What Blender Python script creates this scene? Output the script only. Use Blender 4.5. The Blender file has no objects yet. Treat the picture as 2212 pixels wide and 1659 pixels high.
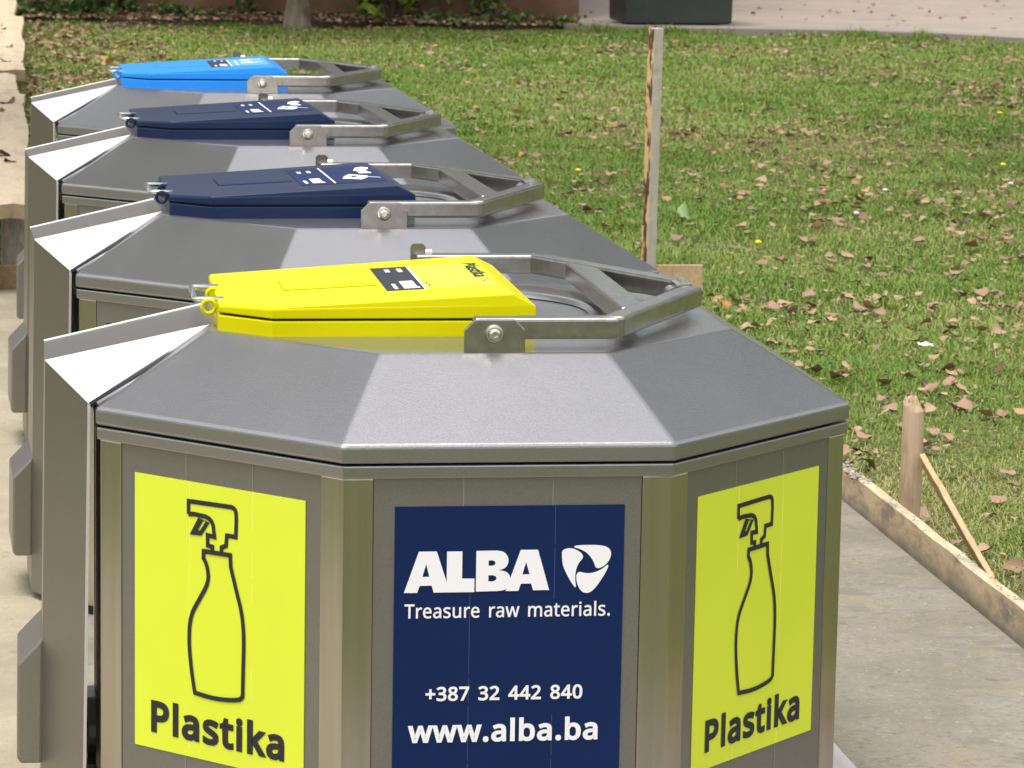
import bpy, bmesh, math, random
import numpy as np
from mathutils import Vector, Matrix
S = bpy.context.scene
COL = S.collection
R = math.radians
random.seed(7); rng = np.random.default_rng(11)

# ------------------------------------------------------------------ camera
HR = 0.85                                   # rim height of the containers above the slab
cam = bpy.data.cameras.new('camera'); camo = bpy.data.objects.new('camera', cam); COL.objects.link(camo)
cam.sensor_width = 36; cam.lens = 7423.9/2212*36; cam.clip_start = .1; cam.clip_end = 900
TILT, ROLL = .1606, .0176
_f = Vector((0, math.cos(TILT), -math.sin(TILT))); _u0 = Vector((0, math.sin(TILT), math.cos(TILT))); _r0 = Vector((1, 0, 0))
_r = math.cos(ROLL)*_r0+math.sin(ROLL)*_u0; _u = -math.sin(ROLL)*_r0+math.cos(ROLL)*_u0
camo.matrix_world = Matrix(((_r.x, _u.x, -_f.x, 0), (_r.y, _u.y, -_f.y, 0), (_r.z, _u.z, -_f.z, 1.0874+HR), (0, 0, 0, 1)))
cam.dof.use_dof = True; cam.dof.focus_distance = 7.2; cam.dof.aperture_fstop = 20
S.camera = camo

# ------------------------------------------------------------------ sky and sun (bright overcast)
SUN_EL, SUN_AZ = 74, 212                    # azimuth clockwise from +Y
W = bpy.data.worlds.new('World'); S.world = W; W.use_nodes = True
nt = W.node_tree; nt.nodes.clear()
out = nt.nodes.new('ShaderNodeOutputWorld'); bg = nt.nodes.new('ShaderNodeBackground')
sky = nt.nodes.new('ShaderNodeTexSky'); sky.sky_type = 'NISHITA'; sky.sun_disc = False
sky.sun_elevation = R(SUN_EL); sky.sun_rotation = R(SUN_AZ); sky.air_density = 1.5; sky.dust_density = 4; sky.ozone_density = 1
hsv = nt.nodes.new('ShaderNodeHueSaturation'); hsv.inputs['Saturation'].default_value = .35
nt.links.new(sky.outputs[0], hsv.inputs['Color']); nt.links.new(hsv.outputs[0], bg.inputs[0]); bg.inputs[1].default_value = .15
nt.links.new(bg.outputs[0], out.inputs[0])
sl = bpy.data.lights.new('sun', 'SUN'); sl.energy = 1.3; sl.angle = R(22); sl.color = (1, .96, .9)
so = bpy.data.objects.new('sun', sl); COL.objects.link(so)
_d = Vector((math.sin(R(SUN_AZ))*math.cos(R(SUN_EL)), math.cos(R(SUN_AZ))*math.cos(R(SUN_EL)), math.sin(R(SUN_EL))))
so.rotation_euler = (-_d).to_track_quat('-Z', 'Y').to_euler(); so.location = _d*60
S.view_settings.view_transform = 'Standard'; S.view_settings.look = 'None'; S.view_settings.gamma = 1
S.view_settings.exposure = 0.8
S.render.engine = 'CYCLES'; S.cycles.max_bounces = 6

# ------------------------------------------------------------------ materials
def mat(name, col, rough=.6, metal=0., spec=.5, noise=None, bump=None, coat=0., smudge=0.):
    """noise: list of (scale, colour, lo, hi, detail, stretch) overlays; bump: (scale, strength, distance)"""
    m = bpy.data.materials.new(name); m.use_nodes = True
    n = m.node_tree.nodes; l = m.node_tree.links; p = n['Principled BSDF']
    p.inputs['Base Color'].default_value = (*col, 1); p.inputs['Roughness'].default_value = rough
    p.inputs['Metallic'].default_value = metal; p.inputs['Specular IOR Level'].default_value = spec
    p.inputs['Coat Weight'].default_value = coat; p.inputs['Coat Roughness'].default_value = .15
    tc = n.new('ShaderNodeTexCoord'); cur = None
    for (sc, c2, lo, hi, det, st) in noise or []:
        mp = n.new('ShaderNodeMapping'); mp.inputs['Scale'].default_value = st; l.new(tc.outputs['Object'], mp.inputs[0])
        t = n.new('ShaderNodeTexNoise'); t.inputs['Scale'].default_value = sc; t.inputs['Detail'].default_value = det
        t.inputs['Roughness'].default_value = .65
        l.new(mp.outputs[0], t.inputs['Vector'])
        r = n.new('ShaderNodeMapRange'); r.inputs[1].default_value = lo; r.inputs[2].default_value = hi; l.new(t.outputs['Fac'], r.inputs[0])
        mx = n.new('ShaderNodeMix'); mx.data_type = 'RGBA'; l.new(r.outputs[0], mx.inputs[0])
        if cur is None: mx.inputs[6].default_value = (*col, 1)
        else: l.new(cur, mx.inputs[6])
        mx.inputs[7].default_value = (*c2, 1); cur = mx.outputs[2]
    if cur is not None: l.new(cur, p.inputs['Base Color'])
    if smudge:
        t = n.new('ShaderNodeTexNoise'); t.inputs['Scale'].default_value = 5; t.inputs['Detail'].default_value = 6; t.inputs['Roughness'].default_value = .7; l.new(tc.outputs['Object'], t.inputs['Vector'])
        r = n.new('ShaderNodeMapRange'); r.inputs[1].default_value = .4; r.inputs[2].default_value = .72; r.inputs[3].default_value = rough; r.inputs[4].default_value = rough+smudge
        l.new(t.outputs['Fac'], r.inputs[0]); l.new(r.outputs[0], p.inputs['Roughness'])
    if bump:
        t = n.new('ShaderNodeTexNoise'); t.inputs['Scale'].default_value = bump[0]; t.inputs['Detail'].default_value = 3
        if len(bump) > 3:
            mp = n.new('ShaderNodeMapping'); mp.inputs['Scale'].default_value = bump[3]; l.new(tc.outputs['Object'], mp.inputs[0]); l.new(mp.outputs[0], t.inputs['Vector'])
        else: l.new(tc.outputs['Object'], t.inputs['Vector'])
        b = n.new('ShaderNodeBump'); b.inputs['Strength'].default_value = bump[1]; b.inputs['Distance'].default_value = bump[2]
        l.new(t.outputs['Fac'], b.inputs['Height']); l.new(b.outputs[0], p.inputs['Normal'])
    return m
def attr_mat(name, ramp, rough=.6, trans=0.):
    """colour from a point attribute 'tint' (0..1) through a ramp"""
    m = bpy.data.materials.new(name); m.use_nodes = True
    n = m.node_tree.nodes; l = m.node_tree.links; p = n['Principled BSDF']
    a = n.new('ShaderNodeAttribute'); a.attribute_name = 'tint'
    r = n.new('ShaderNodeValToRGB'); e = r.color_ramp.elements
    while len(e) < len(ramp): e.new(.5)
    for k, (pos, c) in enumerate(ramp): e[k].position = pos; e[k].color = (*c, 1)
    l.new(a.outputs['Fac'], r.inputs[0]); l.new(r.outputs[0], p.inputs['Base Color'])
    p.inputs['Roughness'].default_value = rough; p.inputs['Specular IOR Level'].default_value = .25
    if trans:
        tr = n.new('ShaderNodeBsdfTranslucent'); l.new(r.outputs[0], tr.inputs[0])
        mx = n.new('ShaderNodeMixShader'); mx.inputs[0].default_value = trans
        l.new(p.outputs[0], mx.inputs[1]); l.new(tr.outputs[0], mx.inputs[2]); l.new(mx.outputs[0], n['Material Output'].inputs[0])
    return m
O1 = (1, 1, 1)
M = {}
M['lid'] = mat('hammered grey metal paint', (.35, .342, .34), .21, .80, .5, [(420, (.31, .30, .30), .4, .65, 1, O1), (9, (.31, .30, .285), .58, .8, 6, O1)], (420, .6, .0007), smudge=.06)
M['body'] = mat('grey body paint', (.25, .24, .215), .40, .75, .5, [(420, (.22, .21, .19), .4, .65, 1, O1)], (420, .35, .0008))
M['hood'] = mat('grey hood sheet paint', (.29, .265, .235), .40, .92, .5, [(420, (.26, .24, .215), .4, .65, 1, O1)], (380, .2, .0003))
M['cheek'] = mat('bright brushed sheet', (.86, .85, .84), .3, .35, .5, [(8, (.80, .79, .78), .4, .7, 2, O1)])
M['post'] = mat('brushed stainless steel', (.52, .49, .44), .24, 1., .5, [(60, (.46, .43, .38), .35, .7, 2, (1, 1, .02))], (240, .12, .0006, (1, 1, .03)))
M['frame'] = mat('satin steel tube', (.42, .40, .365), .27, .95, .5, [(40, (.30, .29, .27), .35, .7, 3, O1)], (300, .2, .0005))
M['bolt'] = mat('zinc plated bolt', (.72, .70, .64), .25, 1.)
M['dark'] = mat('black rubber', (.012, .012, .012), .7)
M['seam'] = mat('pale panel seam', (.30, .29, .27), .4, .5)
M['yellow'] = mat('yellow lacquer', (.585, .545, .001), .38, 0, .10, [(4, (.56, .515, .001), .4, .7, 2, O1), (26, (.46, .41, .03), .64, .85, 6, O1)])
M['navy'] = mat('navy lacquer', (.008, .019, .060), .32, 0, .25, [(5, (.010, .021, .058), .4, .7, 2, O1), (30, (.03, .034, .045), .66, .85, 6, O1)], coat=0)
M['blue'] = mat('light blue lacquer', (.025, .26, .80), .38, 0, .12, [(5, (.03, .27, .78), .4, .7, 2, O1)], coat=0)
M['lime'] = mat('lime yellow vinyl', (.68, .76, .05), .45, 0, .2, [(3, (.65, .73, .045), .4, .7, 2, O1)])
M['navyvinyl'] = mat('navy vinyl', (.007, .019, .076), .45, 0, .1, [(3, (.008, .021, .081), .4, .7, 2, O1)])
M['bluevinyl'] = mat('light blue vinyl', (.10, .40, .85), .4, 0, .4)
M['ink'] = mat('charcoal ink', (.022, .022, .028), .5, 0, .3)
M['white'] = mat('white vinyl', (.85, .83, .84), .45, 0, .3)
M['crease'] = mat('vinyl crease', (.80, .88, .22), .5, 0, .3)
M['creaseb'] = mat('vinyl crease blue', (.06, .075, .15), .5, 0, .3)
M['concrete'] = mat('raw concrete', (.255, .225, .175), .9, 0, .2,
    [(1.1, (.165, .148, .118), .42, .68, 5, O1), (2.0, (.29, .27, .225), .52, .75, 5, O1), (5, (.25, .21, .14), .52, .75, 5, O1), (14, (.12, .105, .085), .60, .75, 5, O1), (26, (.33, .31, .275), .64, .72, 4, O1), (48, (.17, .15, .12), .52, .72, 4, O1), (75, (.31, .29, .25), .58, .74, 3, O1), (3.2, (.19, .17, .135), .55, .62, 8, (1, 1.6, 1))], (120, .45, .003))
M['pale_concrete'] = mat('pale beige concrete', (.37, .325, .23), .9, 0, .2,
    [(1.3, (.27, .235, .165), .42, .68, 5, O1), (4, (.44, .40, .31), .5, .75, 5, O1), (16, (.23, .20, .145), .58, .75, 5, O1), (150, (.27, .24, .175), .5, .8, 2, O1)], (120, .45, .003))
M['newwood'] = mat('fresh sawn wood', (.50, .35, .19), .75, 0, .3,
    [(6, (.38, .24, .115), .45, .75, 4, (8, .6, 8)), (30, (.60, .46, .28), .5, .8, 3, (3, .25, 3))], (60, .3, .002, (3, .3, 3)))
M['boardwood'] = mat('concrete stained form board', (.60, .47, .30), .85, 0, .3,
    [(5, (.45, .31, .17), .45, .7, 4, (6, .5, 6)), (9, (.24, .215, .17), .50, .66, 5, (1, .6, 1.4)), (40, (.66, .57, .42), .55, .8, 3, (2, .3, 2))], (50, .4, .003))
M['lathgrey'] = mat('weathered lath', (.52, .47, .38), .8, 0, .3, [(20, (.43, .38, .30), .4, .7, 4, (4, 4, .5))], (80, .3, .002))
M['lathbark'] = mat('waney lath edge', (.66, .44, .20), .75, 0, .3, [(7, (.10, .05, .025),   .50, .55, 5, (3, 3, .9)), (30, (.62, .47, .26), .55, .8, 3, (4, 4, .6))], (60, .4, .003))
M['stake'] = mat('pointed stake wood', (.50, .37, .24), .85, 0, .3, [(12, (.33, .225, .14), .45, .7, 4, (3, 3, .5)), (3, (.56, .43, .29), .5, .7, 3, O1)], (90, .5, .003, (1, 1, .3)))
M['splinter'] = mat('broken wood fibre', (.66, .53, .34), .85, 0, .3)
M['crumb'] = mat('concrete crumbs', (.30, .28, .24), .9, 0, .2, [(60, (.3, .28, .25), .4, .7, 3, O1)])
M['stone'] = mat('pale weathered bench slab', (.52, .42, .28), .85, 0, .3,
    [(2.5, (.38, .285, .20), .45, .75, 5, (3, .8, 3)), (14, (.58, .50, .36), .5, .8, 4, (3, .6, 3)), (30, (.2, .15, .105), .62, .8, 4, O1)], (30, .5, .006))
M['stoneleg'] = mat('rough bench leg', (.46, .41, .33), .9, 0, .2, [(9, (.27, .235, .19), .45, .7, 4, (3, 3, .7)), (25, (.58, .54, .46), .55, .75, 4, O1)], (25, .8, .01))
M['soil'] = mat('lawn soil', (.12, .145, .042), .95, 0, .1, [(2, (.17, .145, .07), .45, .7, 5, O1), (45, (.065, .07, .025), .4, .7, 4, O1)], (40, .8, .02))
M['bed'] = mat('leaf mould bed', (.055, .035, .022), .95, 0, .1, [(6, (.10, .06, .035), .45, .7, 5, O1), (40, (.03, .02, .014), .45, .7, 4, O1)], (40, .9, .03))
M['paving'] = mat('pale square paving', (.33, .275, .225), .85, 0, .3, [(1.2, (.27, .225, .185), .4, .7, 5, (1, 1, 1)), (14, (.37, .315, .26), .5, .75, 4, O1), (40, (.26, .21, .17), .6, .8, 3, O1)], (40, .3, .004))
M['kerb'] = mat('grey kerb stone', (.28, .24, .21), .85, 0, .3, [(5, (.25, .215, .20), .4, .7, 4, O1)], (40, .4, .005))
M['wall'] = mat('brown rendered wall', (.22, .13, .08), .9, 0, .2, [(1.5, (.115, .058, .034), .4, .7, 5, O1), (12, (.19, .115, .07), .55, .8, 4, O1)], (30, .5, .006))
M['bark'] = mat('grey tree bark', (.20, .165, .115), .95, 0, .1, [(14, (.11, .088, .06), .42, .66, 5, (1, 1, .25)), (5, (.26, .22, .16), .5, .75, 4, O1)], (30, .9, .02, (1, 1, .3)))
M['binplastic'] = mat('dark green bin plastic', (.030, .035, .030), .5, 0, .5, [(5, (.042, .046, .04), .4, .7, 4, O1)], (60, .1, .002))
M['twig'] = mat('dark twig', (.06, .042, .03), .9)
M['dand'] = mat('yellow flower', (.85, .62, .01), .7)
M['fluff'] = mat('pale seed head', (.62, .60, .54), .9)
M['paper'] = mat('white paper scrap', (.82, .81, .79), .8)
M['plank'] = mat('white painted plank', (.50, .46, .44), .6, 0, .3, [(9, (.42, .37, .35), .45, .7, 4, (4, .5, 4))], (60, .2, .001))
M['greenleaf'] = mat('fresh green leaf', (.20, .30, .10), .6)
M['grass'] = attr_mat('grass blades', [(0, (.105, .175, .028)), (.35, (.165, .27, .044)), (.65, (.245, .31, .072)), (1, (.42, .37, .18))], .6, .25)
M['leaf0'] = mat('tan dry leaf', (.44, .31, .20), .75, 0, .25, [(25, (.31, .20, .12), .4, .7, 4, O1)])
M['leaf1'] = mat('pinkish brown dry leaf', (.36, .235, .16), .75, 0, .25, [(25, (.25, .15, .10), .4, .7, 4, O1)])
M['leaf2'] = mat('dark brown dry leaf', (.15, .085, .05), .8, 0, .2, [(25, (.10, .055, .032), .4, .7, 4, O1)])
M['leaf3'] = mat('orange dry leaf', (.46, .20, .06), .7, 0, .25, [(25, (.36, .13, .04), .4, .7, 4, O1)])
M['leafstuff'] = attr_mat('dry leaf litter', [(0, (.09, .052, .03)), (.4, (.28, .18, .115)), (.75, (.42, .30, .19)), (1, (.46, .25, .08))], .75, .1)
M['foliage'] = attr_mat('dark shrub leaves', [(0, (.03, .055, .014)), (.5, (.075, .13, .03)), (1, (.17, .22, .055))], .5, .25)
M['foliagey'] = attr_mat('yellow green leaves', [(0, (.12, .18, .02)), (.5, (.28, .36, .045)), (1, (.46, .50, .09))], .5, .35)

def add_residue(m, c2, z0, z1, amp, sc):
    """dried concrete splashed on the lower part of a board, with a ragged upper edge"""
    n = m.node_tree.nodes; l = m.node_tree.links; p = n['Principled BSDF']; src = p.inputs['Base Color'].links[0].from_socket
    tc = n.new('ShaderNodeTexCoord'); sx = n.new('ShaderNodeSeparateXYZ'); l.new(tc.outputs['Object'], sx.inputs[0])
    t = n.new('ShaderNodeTexNoise'); t.inputs['Scale'].default_value = sc; t.inputs['Detail'].default_value = 5; l.new(tc.outputs['Object'], t.inputs['Vector'])
    ma = n.new('ShaderNodeMath'); ma.operation = 'MULTIPLY_ADD'; ma.inputs[1].default_value = -amp; l.new(t.outputs['Fac'], ma.inputs[0]); l.new(sx.outputs[2], ma.inputs[2])
    r = n.new('ShaderNodeMapRange'); r.inputs[1].default_value = z0; r.inputs[2].default_value = z1; r.inputs[3].default_value = 1; r.inputs[4].default_value = 0; l.new(ma.outputs[0], r.inputs[0])
    mx = n.new('ShaderNodeMix'); mx.data_type = 'RGBA'; l.new(r.outputs[0], mx.inputs[0]); l.new(src, mx.inputs[6]); mx.inputs[7].default_value = (*c2, 1); l.new(mx.outputs[2], p.inputs['Base Color'])
add_residue(M['boardwood'], (.31, .27, .20), -.075, -.015, .14, 9)

# ------------------------------------------------------------------ scene graph helpers
def link(o, parent=None):
    COL.objects.link(o)
    if parent is not None: o.parent = parent
    return o
def tag(o, label=None, cat=None, group=None, kind=None):
    if label: o['label'] = label
    if cat: o['category'] = cat
    if group: o['group'] = group
    if kind: o['kind'] = kind
    return o
def empty(name, loc=(0, 0, 0), rz=0):
    o = bpy.data.objects.new(name, None); o.location = loc; o.rotation_euler = (0, 0, rz); o.empty_display_size = .1
    return link(o)
def tree_copy(o, parent=None):
    c = o.copy(); link(c, parent)
    for ch in list(o.children): tree_copy(ch, c)
    return c
class MB:
    """collects shapes and links them as ONE mesh object"""
    def __init__(s): s.v = []; s.f = []; s.mi = []
    def add(s, vs, fs, mi=0):
        b = len(s.v); s.v += [tuple(v) for v in vs]; s.f += [tuple(i+b for i in f) for f in fs]; s.mi += [mi]*len(fs); return s
    def box(s, c, d, rz=0, mi=0, taper=1):
        x, y, z = [k/2 for k in d]; q = []
        for (sx, sy, sz) in ((-1,-1,-1),(1,-1,-1),(1,1,-1),(-1,1,-1),(-1,-1,1),(1,-1,1),(1,1,1),(-1,1,1)):
            t = taper if sz > 0 else 1
            p = Vector((sx*x*t, sy*y*t, sz*z)); p.rotate(Matrix.Rotation(rz, 3, 'Z')); q.append(p+Vector(c))
        return s.add(q, [(0,3,2,1),(4,5,6,7),(0,1,5,4),(1,2,6,5),(2,3,7,6),(3,0,4,7)], mi)
    def prism(s, poly, z0, z1, mi=0):
        """poly CCW in xy; z1 may be a function of (x, y)"""
        n = len(poly); g = (lambda p: z1(*p)) if callable(z1) else (lambda p: z1)
        h = (lambda p: z0(*p)) if callable(z0) else (lambda p: z0)
        vs = [(x, y, h((x, y))) for x, y in poly]+[(x, y, g((x, y))) for x, y in poly]
        return s.add(vs, [tuple(range(n-1, -1, -1)), tuple(range(n, 2*n))]+[(i, (i+1) % n, n+(i+1) % n, n+i) for i in range(n)], mi)
    def loft(s, rings, mi=0, cap=True):
        n = len(rings[0]); vs = [p for r in rings for p in r]; fs = []
        for k in range(len(rings)-1):
            for i in range(n): fs.append((k*n+i, k*n+(i+1) % n, (k+1)*n+(i+1) % n, (k+1)*n+i))
        if cap: fs += [tuple(range(n-1, -1, -1)), tuple(range((len(rings)-1)*n, len(rings)*n))]
        return s.add(vs, fs, mi)
    def tube(s, pts, rad, n=8, mi=0, cap=True):
        pts = [Vector(p) for p in pts]; rings = []
        rr = rad if isinstance(rad, (list, tuple)) else [rad]*len(pts)
        ref = None
        for i, p in enumerate(pts):
            t = (pts[min(i+1, len(pts)-1)]-pts[max(i-1, 0)]).normalized()
            if ref is None: ref = t.orthogonal().normalized()
            a = (ref-t*ref.dot(t)).normalized(); ref = a; b = t.cross(a)
            rings.append([tuple(p+(a*math.cos(2*math.pi*k/n)+b*math.sin(2*math.pi*k/n))*rr[i]) for k in range(n)])
        return s.loft(rings, mi, cap)
    def build(s, name, mats, parent=None, bevel=0, seg=2, smooth=False, loc=None, rot=None):
        me = bpy.data.meshes.new(name); me.from_pydata(s.v, [], s.f)
        for m in (mats if isinstance(mats, (list, tuple)) else [mats]): me.materials.append(m)
        me.polygons.foreach_set('material_index', s.mi); me.update()
        if bevel:
            bm = bmesh.new(); bm.from_mesh(me)
            es = [e for e in bm.edges if len(e.link_faces) == 2 and e.calc_face_angle(0) > .2]
            bmesh.ops.bevel(bm, geom=es, offset=bevel, segments=seg, affect='EDGES', profile=.6, clamp_overlap=True)
            bm.to_mesh(me); bm.free()
        if smooth:
            me.polygons.foreach_set('use_smooth', [True]*len(me.polygons))
        o = bpy.data.objects.new(name, me)
        if loc: o.location = loc
        if rot: o.rotation_euler = rot
        return link(o, parent)
def np_mesh(name, V, F, m, tint=None, parent=None):
    """V (n,3), F (k,3 or 4) arrays"""
    me = bpy.data.meshes.new(name); k = F.shape[1]
    me.vertices.add(len(V)); me.vertices.foreach_set('co', V.astype(np.float32).ravel())
    me.loops.add(F.size); me.loops.foreach_set('vertex_index', F.astype(np.int32).ravel())
    me.polygons.add(len(F)); me.polygons.foreach_set('loop_start', np.arange(0, F.size, k, dtype=np.int32)); me.polygons.foreach_set('loop_total', np.full(len(F), k, np.int32))
    if tint is not None:
        a = me.attributes.new('tint', 'FLOAT', 'POINT'); a.data.foreach_set('value', tint.astype(np.float32))
    me.materials.append(m); me.update(calc_edges=True); me.validate()
    return link(bpy.data.objects.new(name, me), parent)
def vnoise(x, y, sc, seed=0):
    """smooth value noise in 0..1"""
    x = x*sc+seed*17.3; y = y*sc+seed*7.7; xi = np.floor(x).astype(int); yi = np.floor(y).astype(int)
    fx = x-xi; fy = y-yi; fx = fx*fx*(3-2*fx); fy = fy*fy*(3-2*fy)
    h = lambda a, b: np.modf(np.abs(np.sin(a*127.1+b*311.7+seed*74.7)*43758.5453))[0]
    return (h(xi, yi)*(1-fx)+h(xi+1, yi)*fx)*(1-fy)+(h(xi, yi+1)*(1-fx)+h(xi+1, yi+1)*fx)*fy
# ------------------------------------------------------------------ lettering (drawn outlines, 500 units per em)
GL = {"P":[204,[[33,0,33,240,96,240,125,238,147,232,165,221,176,207,184,190,186,169,185,156,182,144,177,132,170,121,160,112,147,104,132,98,113,95,90,93,63,93,63,0],[63,119,87,119,108,120,125,124,138,130,147,139,153,152,155,168,153,182,148,194,140,202,128,209,113,213,93,214,63,214]]],"l":[87,[[29,0,29,255,58,255,58,0]]],"a":[189,[[72,-3,57,-2,43,2,32,10,23,20,17,33,15,50,18,67,25,80,37,92,53,100,75,105,102,107,132,108,132,119,131,133,128,143,123,150,115,155,106,158,95,159,86,159,77,157,68,155,44,145,35,168,44,172,53,175,63,178,74,181,85,183,97,183,117,181,133,177,145,169,154,157,159,142,161,123,161,0,140,0,134,26,133,26,125,17,116,9,108,4,98,0,86,-3],[79,20,93,22,106,26,117,33,125,43,130,56,132,72,132,88,105,87,85,85,70,82,59,76,52,69,47,60,46,50,47,41,50,33,55,28,62,24,70,21]]],"s":[161,[[74,-3,62,-3,51,-2,41,0,33,2,25,5,17,8,17,35,43,25,54,22,64,21,75,20,88,21,99,24,107,28,113,33,116,39,117,47,113,59,100,70,73,82,43,95,35,100,29,106,24,111,20,118,18,126,17,136,19,150,25,161,36,171,49,178,66,182,85,183,95,183,106,182,115,180,125,178,134,175,142,171,132,148,108,156,100,158,91,159,83,159,71,159,62,157,55,153,50,149,46,144,45,137,50,125,64,115,92,103,103,99,112,94,121,90,128,85,134,80,139,74,143,67,145,59,146,50,144,34,137,20,126,10,112,3,94,-2]]],"t":[122,[[84,-3,74,-3,66,-1,58,2,50,6,44,11,38,18,34,28,32,39,31,52,31,157,5,157,5,171,31,183,43,221,60,221,60,180,112,180,112,157,60,157,60,53,61,43,64,35,68,29,74,24,81,22,89,21,102,22,114,25,114,2,100,-2]]],"i":[87,[[44,210,31,215,28,218,27,223,26,229,27,235,28,239,31,243,44,247,56,243,58,239,60,235,61,229,60,223,58,218,56,215],[29,0,29,180,58,180,58,0]]],"k":[180,[[29,0,29,255,58,255,58,122,57,108,56,93,58,93,64,100,72,111,79,119,137,180,171,180,98,103,176,0,141,0,78,84,58,66,58,0]]],"T":[187,[[78,0,78,213,3,213,3,240,183,240,183,213,108,213,108,0]]],"r":[139,[[29,0,29,180,53,180,56,147,57,147,64,156,71,165,80,173,90,179,101,182,112,183,123,183,134,181,130,154,120,156,110,156,101,156,93,153,85,149,77,143,71,136,65,128,61,118,59,108,58,96,58,0]]],"e":[190,[[105,-3,89,-2,74,1,60,7,48,15,38,25,29,38,23,53,20,70,18,89,20,107,23,124,28,139,36,152,45,163,56,172,69,178,83,182,98,183,113,182,126,179,138,173,148,166,157,156,163,145,168,132,171,118,172,102,172,84,49,84,51,66,56,50,65,38,76,29,90,24,106,22,117,22,128,23,137,25,164,34,164,8,155,5,146,2,137,-1,127,-2,117,-3],[50,108,141,108,140,122,137,134,131,145,122,153,111,158,98,159,85,158,73,153,64,146,57,135,52,123]]],"u":[208,[[92,-3,72,-2,56,4,43,12,34,25,28,41,27,62,27,180,56,180,56,64,61,40,74,26,96,21,114,23,128,29,138,38,144,51,148,67,149,86,149,180,179,180,179,0,155,0,150,24,149,24,143,15,134,8,125,3,114,0,103,-3]]],"m":[314,[[29,0,29,180,52,180,57,155,58,155,65,164,72,171,81,176,91,180,101,183,111,183,136,180,155,170,167,153,168,153,175,163,183,170,193,176,204,180,215,183,226,183,245,182,260,176,272,168,280,155,285,138,287,117,287,0,258,0,258,116,253,140,241,154,221,158,205,157,193,152,184,143,177,132,174,117,172,99,172,0,143,0,143,116,139,140,127,154,106,158,90,157,77,151,69,142,63,129,59,113,58,93,58,0]]],"w":[264,[[53,0,4,180,34,180,59,84,66,55,71,31,72,31,75,45,80,62,84,79,116,180,148,180,179,79,187,54,191,31,193,31,197,54,205,84,230,180,260,180,210,0,176,0,145,102,137,129,132,149,131,149,127,129,119,101,87,0]]],".":[90,[[45,-5,39,-4,35,-2,30,1,27,5,25,11,24,18,25,26,27,31,30,36,35,38,39,40,45,41,50,40,55,38,60,36,63,31,65,26,66,18,65,11,63,5,60,1,55,-2,50,-4]]],"+":[192,[[84,37,84,106,17,106,17,130,84,130,84,200,108,200,108,130,175,130,175,106,108,106,108,37]]],"3":[192,[[81,-3,69,-3,57,-2,46,-1,35,2,25,5,15,10,15,37,25,33,36,29,48,26,59,23,70,22,81,21,101,23,116,27,128,34,136,44,140,55,142,69,140,82,134,93,124,101,111,107,95,110,75,111,52,111,52,136,75,136,93,138,108,142,120,149,129,158,134,169,135,182,134,192,130,201,124,209,115,214,104,217,92,218,79,218,68,216,58,213,49,208,40,204,31,198,16,218,26,225,36,231,48,236,61,240,76,242,91,243,114,241,133,236,147,226,157,214,164,200,166,184,164,169,160,156,152,145,142,137,130,130,116,126,116,125,133,121,148,115,159,107,167,96,171,83,173,68,172,55,169,42,163,31,156,21,146,13,133,6,118,1,101,-2]]],"8":[192,[[97,-3,73,-1,53,4,37,14,26,26,19,42,16,61,17,72,20,81,23,90,28,97,35,104,42,110,49,116,58,121,66,125,55,132,45,141,36,150,30,160,26,172,24,186,25,198,28,208,34,217,41,225,49,231,59,236,70,240,83,242,96,243,115,241,133,237,147,228,159,217,165,203,168,186,167,176,165,168,161,161,157,154,151,147,145,142,122,127,131,122,140,117,149,111,156,105,163,98,168,90,172,82,174,73,175,62,173,43,166,27,154,14,138,4,119,-1],[97,138,108,144,118,150,126,156,133,164,137,173,138,185,137,195,133,204,127,210,118,215,107,218,95,219,84,218,74,215,65,210,58,204,54,195,53,185,54,177,56,170,59,164,63,159,69,154,75,150],[96,20,111,21,124,25,133,32,141,40,145,50,146,62,145,73,140,82,133,91,122,98,110,105,96,111,91,113,77,107,66,99,57,92,50,83,47,72,45,61,47,50,51,40,58,32,68,25,80,21]]],"7":[192,[[46,0,144,213,15,213,15,240,176,240,176,217,78,0]]],"2":[192,[[16,0,16,25,79,88,109,120,117,130,123,139,128,148,132,157,134,167,135,178,133,190,129,200,123,208,114,213,104,217,92,218,81,217,71,215,62,212,53,207,44,202,35,195,19,215,29,222,39,229,51,235,64,239,78,242,92,243,113,241,131,236,145,226,156,213,163,198,165,179,164,167,161,155,157,144,151,133,144,123,136,112,126,101,115,89,103,78,53,28,53,27,175,27,175,0]]],"4":[192,[[122,0,122,54,7,54,7,80,120,241,150,241,150,81,185,81,185,54,150,54,150,0],[36,81,122,81,122,156,122,186,124,210,122,210,116,196,108,183]]],"0":[192,[[96,-3,71,0,51,11,36,29,25,54,19,84,16,120,17,145,20,167,24,187,31,204,39,218,50,229,63,237,78,242,96,243,120,240,140,229,156,211,167,187,173,156,176,120,175,96,172,74,168,54,161,37,153,23,142,11,129,3,114,-2],[96,22,112,25,125,33,134,46,141,65,144,90,146,120,144,150,141,175,134,194,125,207,112,216,96,218,79,216,67,207,57,194,51,175,47,150,46,120,47,90,51,65,57,46,67,33,79,25]]],"b":[207,[[114,-3,101,-2,89,0,79,4,71,10,64,16,58,23,56,23,50,0,29,0,29,255,58,255,58,193,58,172,56,156,58,156,64,163,71,170,79,175,89,180,101,182,114,183,135,180,153,173,168,160,179,142,186,118,188,90,186,62,179,38,168,20,152,7,135,-1],[109,21,124,23,136,29,146,39,152,53,156,70,157,90,152,128,136,151,109,158,92,157,79,151,69,142,63,129,59,112,58,91,58,90,59,69,63,52,69,39,78,29,92,23]]]}
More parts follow.
